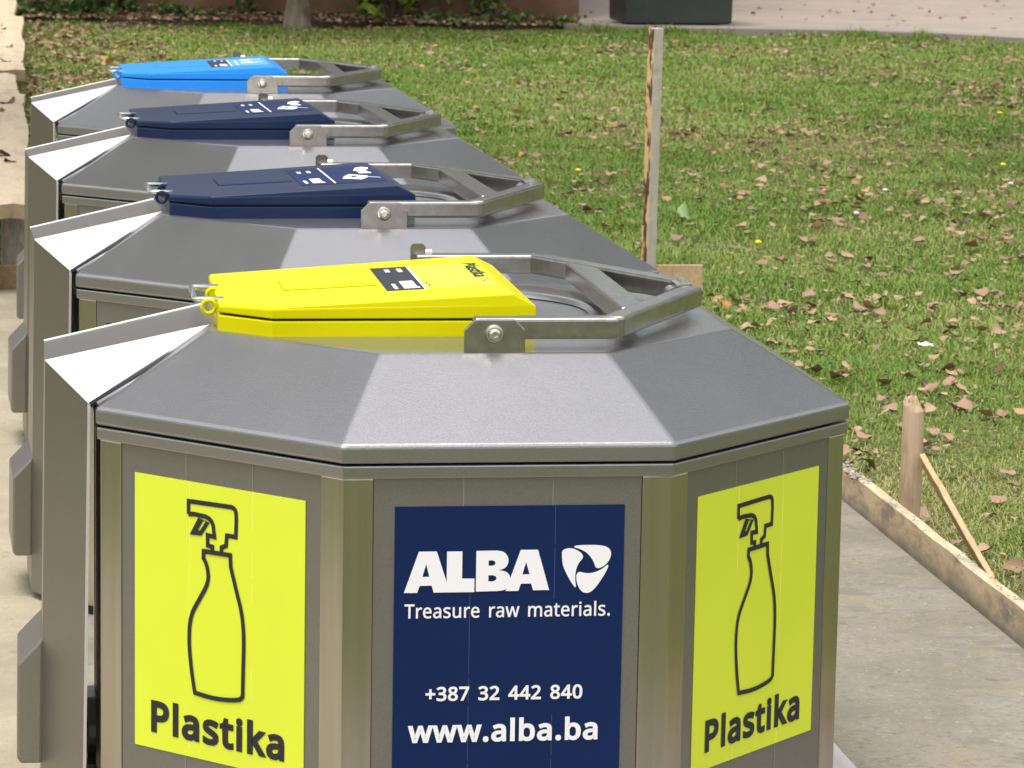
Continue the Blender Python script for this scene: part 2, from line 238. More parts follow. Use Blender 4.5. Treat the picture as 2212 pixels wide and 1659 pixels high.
def text_mesh(s, bold):
    """a line of text in em units: flat fill, plus its contours (stroked later to thicken the letters)"""
    cu = bpy.data.curves.new('t', 'CURVE'); cu.dimensions = '2D'; cu.fill_mode = 'BOTH'
    x = 0; loops = []
    for ch in s:
        if ch == ' ': x += .27+bold; continue
        adv, sp = GL[ch]
        for q in sp:
            n = len(q)//2; p = cu.splines.new('POLY'); p.points.add(n-1); p.use_cyclic_u = True
            L = [(x+q[2*i]/500, q[2*i+1]/500) for i in range(n)]; loops.append(L)
            for i in range(n): p.points[i].co = (*L[i], 0, 1)
        x += adv/500+2*bold*.58
    o = bpy.data.objects.new('t', cu); COL.objects.link(o)
    dg = bpy.context.evaluated_depsgraph_get(); dg.update()
    me = o.evaluated_get(dg).to_mesh()
    V = [tuple(v.co[:2]) for v in me.vertices]; F = [tuple(p.vertices) for p in me.polygons]
    o.evaluated_get(dg).to_mesh_clear(); bpy.data.objects.remove(o); bpy.data.curves.remove(cu)
    return V, F, loops
class Face:
    """a flat frame on a face: o = top left corner, u right, w down, n outward (all local to the container)"""
    def __init__(s, o, u, w, n): s.o = Vector(o); s.u = Vector(u); s.w = Vector(w); s.n = Vector(n)
    def p(s, a, b, h=0): return s.o+s.u*a+s.w*b+s.n*h
    def slab(s, mb, a0, b0, a1, b1, h0, h1, mi=0):
        q = [s.p(a, b, h) for h in (h0, h1) for a, b in ((a0, b0), (a0, b1), (a1, b1), (a1, b0))]
        return mb.add(q, [(3,2,1,0),(4,5,6,7),(0,1,5,4),(1,2,6,5),(2,3,7,6),(3,0,4,7)], mi)
    def text(s, mb, txt, a0, a1, base, cap, h, bold=.0, mi=0):
        V, F, loops = text_mesh(txt, bold); lo, hi = min(v[0] for v in V)-bold, max(v[0] for v in V)+bold
        k = (a1-a0)/(hi-lo); kc = cap/(max(GL['P'][1][0][1::2])/500+2*bold) if cap else k
        tr = lambda q: (a0+(q[0]-lo)*k, base-(q[1]+bold)*kc)
        mb.add([s.p(*tr(q), h) for q in V], F, mi)
        if bold:
            for i, L in enumerate(loops):
                P = []
                for q in L:
                    t = tr(q)
                    if not P or (abs(t[0]-P[-1][0])+abs(t[1]-P[-1][1])) > 1e-5: P.append(t)
                s.stroke(mb, P, 2*bold*(k+kc)/2, h+.00004+.00002*(i % 5), True, mi)
        return mb
    def poly(s, mb, outer, holes, h, mi=0):
        """filled outline with holes"""
        cu = bpy.data.curves.new('t', 'CURVE'); cu.dimensions = '2D'; cu.fill_mode = 'BOTH'
        for q in [outer]+holes:
            p = cu.splines.new('POLY'); p.points.add(len(q)-1); p.use_cyclic_u = True
            for i, (x, y) in enumerate(q): p.points[i].co = (x, y, 0, 1)
        o = bpy.data.objects.new('t', cu); COL.objects.link(o)
        dg = bpy.context.evaluated_depsgraph_get(); dg.update(); me = o.evaluated_get(dg).to_mesh()
        mb.add([s.p(v.co.x, v.co.y, h) for v in me.vertices], [tuple(p.vertices) for p in me.polygons], mi)
        o.evaluated_get(dg).to_mesh_clear(); bpy.data.objects.remove(o); bpy.data.curves.remove(cu)
        return mb
    def stroke(s, mb, pts, wd, h, closed=False, mi=0):
        P = [Vector(p) for p in pts]; n = len(P); vs = []
        for i in range(n):
            a = P[i-1] if (i or closed) else None; b = P[(i+1) % n] if (i < n-1 or closed) else None
            d1 = (P[i]-a).normalized() if a is not None else None; d2 = (b-P[i]).normalized() if b is not None else None
            if d1 is None: d1 = d2
            if d2 is None: d2 = d1
            n1 = Vector((-d1.y, d1.x)); n2 = Vector((-d2.y, d2.x)); m = (n1+n2).normalized(); k = wd/2/max(.45, m.dot(n1))
            e = 0
            vs += [P[i]+m*k, P[i]-m*k]
        fs = [(2*i, 2*i+1, (2*i+3) % (2*n), (2*i+2) % (2*n)) for i in range(n if closed else n-1)]
        return mb.add([s.p(v.x, v.y, h) for v in vs], fs, mi)
def smooth_poly(P, it=2, closed=True):
    P = [tuple(p) for p in P]
    for _ in range(it):
        Q = []; n = len(P)
        for i in range(n if closed else n-1):
            a, b = P[i], P[(i+1) % n]
            Q += [(a[0]*.75+b[0]*.25, a[1]*.75+b[1]*.25), (a[0]*.25+b[0]*.75, a[1]*.25+b[1]*.75)]
        if not closed: Q = [P[0]]+Q+[P[-1]]
        P = Q
    return P

# ------------------------------------------------------------------ the recycling containers (octagonal, all share one shape)
SD, SQ = .3, 1/math.sqrt(2)
def octa(ap):
    h = ap*math.tan(math.pi/8)
    return [(-h, -ap), (h, -ap), (ap, -h), (ap, h), (h, ap), (-h, ap), (-ap, h), (-ap, -h)]
APO = SD*(1+math.sqrt(2)); ZF = HR+.1333
LIDTOP = lambda x: HR+.183+.055*(x+.487)
def pz(poly, z): return [(x, y, z) for x, y in poly]

def common_parts(root):
    # body shell with thirds divided by a fine pressed joint
    mb = MB(); mb.loft([pz(octa(.700), .02), pz(octa(.700), HR-.058)])
    for k in range(8):                                   # three thin cladding panels on each side
        an = k*math.pi/4
        u = Vector((math.cos(an), math.sin(an), 0)); n = Vector((u.y, -u.x, 0)); w = Vector((0, 0, -1))
        f = Face(n*.7135+Vector((0, 0, HR-.0605)), u, w, n); b = .242
        for a0, a1 in ((-b, -.0815), (-.0805, .0805), (.0815, b)): f.slab(mb, a0, 0, a1, HR-.09, -.012, 0)
        for a in (-.081, .081): f.slab(mb, a-.0011, .001, a+.0011, HR-.092, -.011, .0006, 1)
    body = mb.build('body', [M['body'], M['seam']], root)
    for k in range(8):                                   # stainless corner posts
        an = k*math.pi/4+math.pi/8
        mb = MB(); q = []
        ap = .7155; c = ap/math.cos(math.pi/8)
        for ang, w in ((-1, 1), (1, 1)):
            pass
        n1 = an-math.pi/2-math.pi/8; n2 = an-math.pi/2+math.pi/8
        cor = Vector((math.cos(an-math.pi/2), math.sin(an-math.pi/2)))*c
        t1 = Vector((math.sin(n1), -math.cos(n1))); t2 = Vector((-math.sin(n2), math.cos(n2)))
        i1 = -Vector((math.cos(n1), math.sin(n1)))*.014; i2 = -Vector((math.cos(n2), math.sin(n2)))*.014
        cin = cor*(1-.014/ap)
        A = [cor+t1*.0535+i1, cor+t1*.0535, cor, cor+t2*.0535, cor+t2*.0535+i2, cin]
        mb.loft([[(p.x, p.y, .03) for p in A], [(p.x, p.y, HR-.0602) for p in A]])
        mb.build('corner_post', M['post'], root, bevel=.0025, seg=2)
    MB().loft([pz(octa(.7215), HR-.060), pz(octa(.7225), HR-.0365)]).build('collar', M['lid'], root, bevel=.003)
    MB().loft([pz(octa(.69), HR-.045), pz(octa(.69), HR-.02)]).build('rubber_seal', M['dark'], root)
    MB().loft([pz(octa(.705), 0), pz(octa(.705), .05)]).build('plinth', M['dark'], root)
    # lid: rim, eight sloping facets and the flat crown with a pressed ring
    s = .699
    mb = MB(); oo = octa(APO); ii = [(x*s, y*s) for x, y in oo]
    mb.loft([pz(oo, HR-.0322), pz(oo, HR), pz(ii, ZF)])
    lid = mb.build('lid', M['lid'], root, bevel=.006, seg=3)
    mb = MB(); N = 64; ring = lambda r, z: [(.0+r*math.cos(2*math.pi*k/N), .02+r*math.sin(2*math.pi*k/N), z) for k in range(N)]
    mb.loft([ring(.292, ZF-.004), ring(.290, ZF+.006), ring(.284, ZF+.010), ring(.275, ZF+.012), ring(.266, ZF+.010), ring(.258, ZF+.002)], cap=False)
    mb.build('crown_ring', M['lid'], lid, smooth=True)
    # side hood (kinked sheet housing on the left face)
    zA, zB, zC = HR+.063, HR+.006, HR+.1335
    A = (-.816, -.130); B = (-.737, -.289); C = (-.502, -.147); L = -.012
    f = lambda p, z, dx=0: (p[0]+dx, p[1]*sg, z)
    mb = MB()
    vs = []
    for sg in (-1, 1):
        g = -sg
        vs += [(A[0], A[1]*g, zA), (B[0], B[1]*g, zB), (C[0], C[1]*g, zC), (A[0]+L, A[1]*g, .03), (B[0]+L, B[1]*g, .03)]
    a, b, c, d, e, a2, b2, c2, d2, e2 = range(10)
    if True:
        fs = [(a, c, c2, a2), (d, e, b, a), (d2, a2, b2, e2), (d, a, a2, d2)]
        mb.add(vs, fs)
    # inner skin so that the sheet has thickness seen from the slot
    iv = [(x+.002, y*.99, z-.0025) for x, y, z in vs]
    mb.add(iv, [tuple(reversed(q)) for q in fs])
    mb.add([vs[1], iv[1], iv[4], vs[4]], [(0, 1, 2, 3)], 1); mb.add([vs[6], iv[6], iv[9], vs[9]], [(3, 2, 1, 0)], 1)
    hood = mb.build('side_hood', [M['hood'], M['cheek']], root)
    for g in (1, -1):
        # white cheek triangle with a folded edge, and the dark gasket along its valley
        q = [Vector((A[0], A[1]*g, zA)), Vector((B[0], B[1]*g, zB)), Vector((C[0], C[1]*g, zC))]
        n = (q[1]-q[0]).cross(q[2]-q[0]).normalized()*.0025*(1 if g > 0 else -1)
        mb = MB(); mb.add([p-n for p in q]+[p+n for p in q], [(2, 1, 0), (3, 4, 5), (0, 1, 4, 3), (1, 2, 5, 4), (2, 0, 3, 5)])
        mb.build('cheek_plate', M['cheek'], hood)
        mb = MB(); mb.tube([q[1]+Vector((.004, 0, -.002)), q[2]+Vector((.012, 0, -.004))], .0055, 8)
        mb.build('edge_gasket', M['dark'], hood, smooth=True)
        mb = MB(); mb.tube([q[1]+Vector((.017, -.004*g, -.001)), q[2]+Vector((.028, -.004*g, -.003))], .006, 8)
        mb.build('edge_bead', M['lid'], hood, smooth=True)
        mb = MB(); x0, y0 = B[0]+.003, B[1]*g
        mb.add([(x0-.005, y0-.003*g, zB), (x0+.001, y0+.001*g, zB), (x0+.001+L, y0+.001*g, .03), (x0-.005+L, y0-.003*g, .03),
                (x0-.002, y0+.008*g, zB), (x0-.002+L, y0+.008*g, .03)], [(0, 1, 2, 3), (1, 4, 5, 2), (4, 0, 3, 5), (0, 4, 1)])
        mb.build('edge_trim', M['cheek'], hood)
    # pocket with a sloping top on the outside of the hood
    prof = [(-.822, HR-.480), (-.872, HR-.532), (-.874, HR-.722), (-.866, HR-.732), (-.826, HR-.732)]
    mb = MB(); mb.loft([[(x, -.13, z) for x, z in prof], [(x, .13, z) for x, z in prof]])
    mb.build('side_pocket', M['hood'], root, bevel=.005, seg=2)
    # low caster-like foot that shows in the slot behind the hood
    mb = MB(); mb.tube([(-.732, .25, .075), (-.705, .25, .075)], .065, 20); mb.box((-.72, .25, .135), (.03, .10, .06))
    mb.build('foot', M['hood'], root, bevel=.004)
    # hinge brackets and bolts
    def plate(y0, y1, hw, z1, ch):
        P = [(-hw, ZF-.002), (hw, ZF-.002), (hw, z1-ch), (hw-ch, z1), (-hw+ch, z1), (-hw, z1-ch)]
        mb = MB(); mb.loft([[(x, y0, z) for x, z in P], [(x, y1, z) for x, z in P]]); return mb
    br = plate(-.506, -.497, .0565, ZF+.061, .019).build('hinge_bracket', M['frame'], root, bevel=.002)
    mb = MB(); c = (-.001, HR+.168)
    def dial(rings, y): return [[(c[0]+r*math.cos(2*math.pi*k/24), yy, c[1]+r*math.sin(2*math.pi*k/24)) for k in range(24)] for r, yy in rings]
    mb.loft(dial([(.0165, -.505), (.0172, -.509), (.0155, -.512), (.0125, -.5125), (.0115, -.510)], 0), cap=False)
    mb.loft(dial([(.0122, -.509), (.0105, -.5135), (.006, -.516), (.0058, -.511), (.0001, -.511)], 0), cap=False)
    mb.build('bolt', M['bolt'], br, smooth=False)
    br2 = MB().add([(x-.027, y+.49, z) for x, y, z in [(-.016, 0, ZF), (.016, 0, ZF), (.016, .01, ZF), (-.016, .01, ZF), (-.016, 0, HR+.207), (-.010, 0, HR+.213), (.010, 0, HR+.213), (.016, 0, HR+.207), (-.016, .01, HR+.207), (-.010, .01, HR+.213), (.010, .01, HR+.213), (.016, .01, HR+.207)]],
        [(0, 1, 7, 6, 5, 4), (2, 3, 8, 9, 10, 11), (1, 2, 11, 7), (3, 0, 4, 8), (4, 5, 9, 8), (5, 6, 10, 9), (6, 7, 11, 10)]).build('hinge_bracket', M['frame'], root)
    MB().tube([(-.012, .4955, HR+.193), (.002, .4955, HR+.193)], .009, 10).build('bolt', M['bolt'], br2)
    # lifting frame: square tube, two straight arms, two converging arms, a cross bar and the catch
    z0, z1 = HR+.1545, HR+.1945
    hd = empty('lifting_frame'); hd.parent = root
    def bar(p, q, w, name, bev=.006, e0=0, e1=0, za=z0, zb=z1):
        p = Vector(p); q = Vector(q); d = (q-p).normalized(); n = Vector((-d.y, d.x))*w/2
        def off(pt, e, s): return pt+n*s+d*(e*s)
        P = [off(p, e0, -1), off(q, e1, -1), off(q, e1, 1), off(p, e0, 1)]
        mb = MB(); mb.prism([(v.x, v.y) for v in P], za, zb); return mb.build(name, M['frame'], hd, bevel=bev, seg=3)
    t = .042; ye = .469
    for sgn in (-1, 1):
        E = (.2235, sgn*ye); T = (.4585, sgn*.047)
        d1 = Vector((1, 0)); d2 = (Vector(T)-Vector(E)).normalized(); mit = math.tan(d1.angle(d2)/2)*t/2*(-sgn)
        bar((-.035, sgn*ye), E, t, 'straight_arm', .0065, 0, -mit)
        bar(E, T, t, 'converging_arm', .0065, -mit, 0)
    bar((.292, -.338), (.292, .338), .056, 'cross_bar', .006, 0, 0, z0+.001, z1-.0015)
    mb = MB(); mb.box((.462, 0, HR+.172), (.006, .060, .030)); mb.box((.436, 0, HR+.1595), (.05, .055, .006))
    mb.tube([(.428, -.022, HR+.1745), (.428, .022, HR+.1745)], .0135, 14); mb.box((.446, 0, HR+.1935), (.034, .052, .005)); mb.tube([(.447, -.024, HR+.198), (.447, .02, HR+.198)], .007, 10)
    mb.build('catch', M['bolt'], hd)

def chute_parts(root, paint, kind):
    P = [(-.49, -.21), (-.395, -.30), (.106, -.30), (.106, .30), (-.484, .235)]
    tray = MB().prism(P, ZF-.003, HR+.1625).build('chute_tray', paint, root, bevel=.003)
    MB().prism([(x*.97-.005, y*.965) for x, y in P], HR+.155, HR+.170).build('chute_seal', M['dark'], tray)
    # hinged cover: wedge that thickens to the right and ends in a sloping nose, with a pressed panel on top
    zb = HR+.1672; g = LIDTOP
    rec = [(-.357, -.075), (-.172, -.075), (-.172, .075), (-.357, .075)]
    T = [(-.486, -.205), (-.393, -.297), (.063, -.297), (.063, .297), (-.480, .230)]
    B = [(-.489, -.21), (-.395, -.30), (.107, -.30), (.107, .30), (-.484, .235)]
    mid = [HR+.186, HR+.186, HR+.191, HR+.191, HR+.186]
    mb = MB()
    rings = [[(x, y, zb) for x, y in B], [(x, y, min(mz, g(x)-.004) if i in (0, 1, 4) else mz) for i, ((x, y), mz) in enumerate(zip(B, mid))], [(x, y, g(x)) for x, y in T]]
    mb.loft(rings)
    cover = mb.build('chute_cover', paint, root, bevel=.0035, seg=2)
    mb = MB(); q = [(x, y, g(x)+.0008) for x, y in rec]; q2 = [(x*.99-.002, y*.88, g(x)+.0042) for x, y in rec]
    mb.loft([q, q2]); mb.build('pressed_panel', paint, cover, bevel=.0015)
    mb = MB()
    mb.tube([(-.476, -.13, HR+.181), (-.522, -.13, HR+.181), (-.530, -.124, HR+.181), (-.530, .044, HR+.181), (-.522, .05, HR+.181), (-.476, .05, HR+.181)], .0056, 8)
    mb.build('wire_handle', M['bolt'], cover, smooth=True)
    for y in (-.165, .0):
        mb = MB(); N = 20
        for rr in (0,):
            rings = []
            for k in range(N+1):
                a = 2*math.pi*k/N; c = Vector((-.506+(.018 if y > -.1 else 0)+.0125*math.cos(a), y, HR+.172+.0125*math.sin(a)))
                rings.append([tuple(c+Vector((math.cos(a)*math.cos(b), 0, math.sin(a)*math.cos(b)))*.0042+Vector((0, math.sin(b)*.005, 0))) for b in [2*math.pi*j/8 for j in range(8)]])
            mb.loft(rings, cap=False)
        mb.box((-.490, y, HR+.175), (.012, .008, .012))
        mb.build('lock_eye', paint, tray)
    # printed label on the cover, read from the right-hand side
    e = math.atan(.055); ux = Vector((math.cos(e), 0, math.sin(e))); n = Vector((-math.sin(e), 0, math.cos(e)))
    f = Face((0, 0, g(0)), ux, Vector((0, -1, 0)), n)      # a = x, b = -y
    lab = MB()
    if kind == 'plastic':
        f.slab(lab, -.163, -.170, -.0905, .162, .0003, .0012, 0); f.slab(lab, -.0905, -.170, -.086, .162, .0003, .0011, 1); f.slab(lab, -.086, -.175, .052, .165, .0003, .0010, 2)
        mats = [M['ink'], M['white'], M['lime']]
    elif kind == 'glass':
        f.slab(lab, -.163, -.170, -.0905, .162, .0003, .0012, 0); f.slab(lab, -.0905, -.170, -.086, .162, .0003, .0011, 1); f.slab(lab, -.086, -.175, .052, .165, .0003, .0010, 2)
        mats = [M['ink'], M['white'], M['bluevinyl']]
    else:
        f.slab(lab, -.160, -.200, .055, .178, .0003, .0008, 0); f.slab(lab, -.0765, -.20, -.0725, .165, .0008, .0013, 1)
        mats = [M['navyvinyl'], M['white']]
    lb = lab.build('cover_label', mats, cover)
    pr = MB(); ft = lambda a, b: f.p(a, b, .0016)
    hh = .0018
    def rect(a0, b0, a1, b1, mi=0, h=hh): pr.add([f.p(a, b, h) for a, b in ((a0, b0), (a0, b1), (a1, b1), (a1, b0))], [(0, 1, 2, 3)], mi)
    # short printed lines (too small to read) and the white block
    for a0, bs in ((-.139, (-.135, -.092)), (-.114, (-.138, -.088))):
        k = bs[0]
        while k < bs[1]:
            w = random.uniform(.006, .013); rect(a0, k, a0+.010, min(k+w, bs[1])); k += w+.003
    k = .078
    while k < .150: w = random.uniform(.006, .014); rect(-.147, k, -.139, min(k+w, .152)); k += w+.003
    rect(-.128, .045, -.101, .150, 0); rect(-.101, .13, -.097, .152, 0)
    if kind == 'plastic':
        f2 = Face(f.p(.024, -.165, 0), Vector((0, -1, 0)), -ux, n)   # u runs towards the viewer, up is +x
        f2.text(pr, 'Plastika', 0, .205, 0, .026, hh, .026, 1)
        f.stroke(pr, smooth_poly([(-.076, .070), (-.080, .094), (-.074, .100), (.030, .094), (.046, .080), (.046, .066)], 2, False), .0022, hh, mi=1)
        f.stroke(pr, smooth_poly([(-.074, .10), (-.078, .125), (-.06, .145), (0, .135), (.03, .11), (.036, .094)], 2, False), .0022, hh, mi=1)
    elif kind == 'paper':
        cloth = [(.023, -.227), (.047, -.249), (.065, -.221), (.059, -.174), (.048, -.154), (.047, -.082), (.056, -.066), (.051, -.035), (.015, -.047), (.016, -.129), (.007, -.135), (.011, -.163)]
        cloth = [((a-.04)*.8+.03, (b+.14)*.75-.09) for a, b in cloth]; f.poly(pr, cloth, [], hh)
        bk = [(-.046, .08), (-.036, .031), (-.017, -.015), (.007, .022), (.023, .039), (.019, .07), (.014, .091), (-.002, .122), (-.035, .088)]
        f.poly(pr, bk, [[(-.021, .056), (-.008, .068), (-.007, .036), (-.014, .019)]], hh)
        f.stroke(pr, [(.019, .060), (.048, .10)], .006, hh)
    else:
        for b0 in (-.13, .0):
            f.poly(pr, [(-.045, b0), (-.01, b0-.012), (.0, b0+.005), (.035, b0+.008), (.035, b0+.03), (0, b0+.033), (-.01, b0+.055), (-.045, b0+.045)], [], hh, 0)
        k = -.12
        while k < .12: w = random.uniform(.008, .02); rect(-.066, k, -.058, k+w); k += w+.004
    pr.build('printing', [M['white'], M['ink']], lb)

def side_stickers(root, kind):
    W_, H_ = .416, .522; ap = .7139; zt = HR-.112
    fr = Face((-.204, -ap, zt), (1, 0, 0), (0, 0, -1), (0, -1, 0))
    k = ap*SQ*2
    def diag(sx):
        n = Vector((sx*SQ, -SQ, 0)); u = Vector((SQ, sx*SQ, 0)); mid = n*ap
        return Face(mid-u*.208+Vector((0, 0, zt)), u, (0, 0, -1), n)
    def sheet(f, m, mc, name):
        mb = MB(); f.slab(mb, 0, 0, W_, H_, .0002, .0016)
        for a in (.137, .290):
            b = 0.0
            while b < H_-.03:
                ln = random.uniform(.03, .12); 
                if random.random() < .75: f.slab(mb, a-.0005, b, a+.0005, min(b+ln, H_), .0014, .0019, 1)
                b += ln+random.uniform(0, .01)
        return mb.build(name, [m, mc], root)
    # ---- front: navy company sticker
    st = sheet(fr, M['navyvinyl'], M['creaseb'], 'front_sticker'); pr = MB(); h = .0026
    def c(x, y): return ((x-98)/1352*W_, (y-(122-27*(x-98)/1352))/3230)
    C = lambda L: [c(*p) for p in L]
    fr.poly(pr, C([(155, 628), (240, 383), (345, 381), (425, 622), (330, 625), (317, 583), (247, 585), (233, 627)]), [C([(262, 532), (303, 531), (284, 455)])], h)
    fr.poly(pr, C([(405, 381), (495, 379), (495, 540), (568, 540), (568, 620), (405, 623)]), [], h+.0001)
    rB = smooth_poly([(700, 373), (745, 380), (772, 425), (755, 475), (712, 489)], 2, False)
    rB2 = smooth_poly([(712, 489), (768, 500), (785, 555), (760, 605), (700, 613)], 2, False)
    fr.poly(pr, C([(577, 376)]+rB+rB2[1:]+[(577, 617)]), [C([(650, 432), (672, 431), (686, 436), (691, 447), (686, 458), (672, 463), (650, 463)]), C([(650, 520), (676, 519), (692, 525), (698, 537), (692, 549), (676, 556), (650, 556)])], h+.0002)
    fr.poly(pr, C([(752, 613), (838, 368), (940, 366), (1010, 605), (915, 607), (903, 567), (842, 569), (828, 611)]), [C([(850, 513), (893, 512), (871, 440)])], h+.0001)
    for L in ([(1082, 408), (1082, 362), (1150, 352), (1220, 400), (1175, 450), (1160, 520), (1172, 600), (1140, 560), (1090, 470)],
              [(1143, 348), (1180, 336), (1330, 335), (1375, 365), (1370, 420), (1330, 465), (1285, 478), (1270, 430), (1235, 385), (1190, 360)],
              [(1366, 440), (1345, 500), (1265, 620), (1205, 622), (1170, 560), (1170, 490), (1240, 508), (1310, 488)]):
        fr.poly(pr, C(smooth_poly(L, 2)), [], h)
    def txt(s_, x0, x1, y0, y1, cap, bold):
        a0, b0 = c(x0, y0); a1, _ = c(x1, y1); fr.text(pr, s_, a0, a1, b0, cap, h, bold)
    txt('Treasure raw materials.', 160, 1374, 780, 750, .0262, .009)
    txt('+387 32 442 840', 290, 1220, 1272, 1250, .0262, .020)
    txt('www.alba.ba', 190, 1316, 1523, 1492, .0415, .024)
    pr.build('lettering', M['white'], st)
    # ---- both diagonals
    vinyl = {'plastic': M['lime'], 'paper': M['navyvinyl'], 'glass': M['bluevinyl']}[kind]
    for sx in (-1, 1):
        f = diag(sx); st = sheet(f, vinyl, M['crease'] if kind == 'plastic' else M['creaseb'], 'material_sticker')
        if kind != 'plastic': continue
        pr = MB()
        def c4(x, y):
            u = (x-199)/778
            return (u*W_, (y-(305+132*u))/(1245+43*u)*H_)
        Q = lambda L: [c4(*p) for p in L]
        head = [(452, 495), (452, 437)]+smooth_poly([(615, 460), (668, 468), (671, 525)], 2, False)+[(669, 600), (628, 594), (625, 640), (604, 648), (603, 682)]
        f.stroke(pr, Q(head), .0088, h)
        left = [(452, 495)]+smooth_poly([(480, 496), (562, 515), (572, 600)], 2, False)+[(540, 592), (541, 638), (563, 645), (562, 668)]
        f.stroke(pr, Q(left), .0088, h+.0002)
        f.poly(pr, Q([(497, 512), (458, 588), (512, 594), (550, 535)]), [Q([(519, 528), (496, 568), (505, 571), (531, 530)])], h+.0004)
        bt = [(645, 683), (523, 664)]+smooth_poly([(522, 695), (540, 730), (548, 805), (500, 890), (462, 960), (455, 1075), (468, 1210), (482, 1300)], 2, False)+smooth_poly([(484, 1312), (580, 1342), (688, 1348), (704, 1330)], 2, False)+smooth_poly([(706, 1200), (709, 1060), (700, 950), (672, 840), (647, 735)], 2, False)
        f.stroke(pr, Q(bt), .0088, h+.0006, closed=True)
        f.text(pr, 'Plastika', .042, .371, .4905, .0615, h, .029)
        pr.build('lettering', M['ink'], st)

base = empty('recycling_container')
common_parts(base)
POSES = [(-.106, 6.748, .145), (-.404, 8.689, .181), (-.715, 10.781, .182), (-.983, 12.782, .146)]
roots = [base]+[tree_copy(base) for _ in range(3)]
KINDS_ = [('yellow', 'plastic', 'nearest grey octagonal recycling container, with yellow chute cover and yellow Plastika spray bottle stickers'),
          ('navy', 'paper', 'octagonal grey recycling container with navy chute cover, standing directly behind the yellow-topped one'),
          ('navy', 'paper', 'octagonal grey recycling container with navy chute cover, just in front of the light blue-topped one'),
          ('blue', 'glass', 'octagonal grey recycling container with light blue chute cover, farthest in the row')]
for r, (x, y, a), (pc, kd, lb) in zip(roots, POSES, KINDS_):
    r.location = (x, y, 0); r.rotation_euler = (0, 0, a)
    tag(r, lb, 'recycling container', 'recycling containers in a row on the concrete slab')
    chute_parts(r, M[pc], kd); side_stickers(r, kd)
# ------------------------------------------------------------------ the place (row frame: x across the row, y along it)
CY, SY = math.cos(.145), math.sin(.145)
def F(x, y, z=0): return (-.106+CY*x-SY*y, 6.748+SY*x+CY*y, z)
def Finv(X, Y): dx = X+.106; dy = Y-6.748; return CY*dx+SY*dy, -SY*dx+CY*dy
PADX, PADY = 1.525, 7.62
NEAR = [(.45, 33.75), (1.5, 33.42), (2.3, 33.48), (3.3, 33.52), (4.15, 33.2), (4.8, 32.7), (6.4, 31.5), (9, 29.5), (16, 24)]    # near edge of the far paving
def kerb_y(X): return np.interp(X, [p[0] for p in NEAR], [p[1] for p in NEAR])
# lawn ground, one sheet to the horizon
n = 70; gx = np.concatenate([[-400, -150, -60], np.linspace(-14, 14, n), [60, 150, 400]]); gy = np.concatenate([[-300, -80, -20], np.linspace(-4, 42, 90), [80, 200, 500]])
X, Y = np.meshgrid(gx, gy); Z = -.031+(vnoise(X, Y, .6, 3)-.5)*.006
V = np.stack([X, Y, Z], -1).reshape(-1, 3); nx = len(gx)
I = (np.arange(len(gy)-1)[:, None]*nx+np.arange(nx-1)[None]).ravel()
tag(np_mesh('lawn_ground', V, np.stack([I, I+1, I+nx+1, I+nx], 1), M['soil']), kind='structure')
# concrete slab
mb = MB(); mb.prism([F(-3.4, -2.1)[:2], F(PADX, -2.1)[:2], F(PADX, PADY)[:2], F(-3.4, PADY)[:2]], -.12, .006)
tag(mb.build('concrete_slab', M['concrete']), kind='structure')
mb = MB(); n = 40; ys_ = np.linspace(-2.05, PADY-.05, n)
mb.loft([[F(-3.35, y, z)+() for z in (-.05, .0)]+[F(-.79+.02*math.sin(y*2.1)+.012*math.sin(y*5.3), y, z) for z in (.0105, -.05)] for y in ys_])
mb.v = [(x, y, .0105 if z > -.04 else z) for x, y, z in mb.v]
tag(mb.build('pale_concrete', M['pale_concrete']), kind='structure')  # paler, beiger sheet over the left part of the slab
# far paving with its kerb, leaf mould bed by the wall
mb = MB(); mb.prism([(p[0], p[1]+.42) for p in NEAR]+[(60, 45), (60, 160), (.45, 160)], -.1, .040)
tag(mb.build('paving', M['paving']), kind='structure')
mb = MB(); mb.prism(NEAR+[(p[0]+.05, p[1]+.40) for p in reversed(NEAR)], -.1, .052)
tag(mb.build('kerb', M['kerb'], bevel=.01), kind='structure')
mb = MB()
n = 40; xs = np.linspace(-14, .55, n); vs = []; 
for x in xs: vs += [(x, 33.45+.25*math.sin(x*1.7)+.15*math.sin(x*4.1), -.03), (x, 34.1, .03), (x, 34.9, .05)]
fs = [(3*i+j, 3*i+3+j, 3*i+4+j, 3*i+1+j) for i in range(n-1) for j in range(2)]
mb.add(vs, fs); tag(mb.build('planting_bed', M['bed'], smooth=True), kind='structure')

# brown wall, built up out of view into a building as a dark reflection
w = empty('building', (-7.2, 38.8, 0)); tag(w, 'dark brown rendered wall behind the shrubs, built up unseen into a building for reflections', 'building')
MB().box((0, 0, 3.7), (15.62, 7.94, 7.6)).build('wall', M['wall'], w, bevel=.012)
MB().box((0, 0, 7.62), (16.4, 8.7, .22)).build('roof', M['kerb'], w, bevel=.02)
for x in (-6, -3, 0, 3, 6):
    for z in (3.2, 6.0):
        f = MB().box((x, -3.985, z), (1.25, .05, 1.35)).build('window', M['white'], w); MB().box((x, -4.012, z), (1.05, .012, 1.15)).build('pane', M['binplastic'], f)

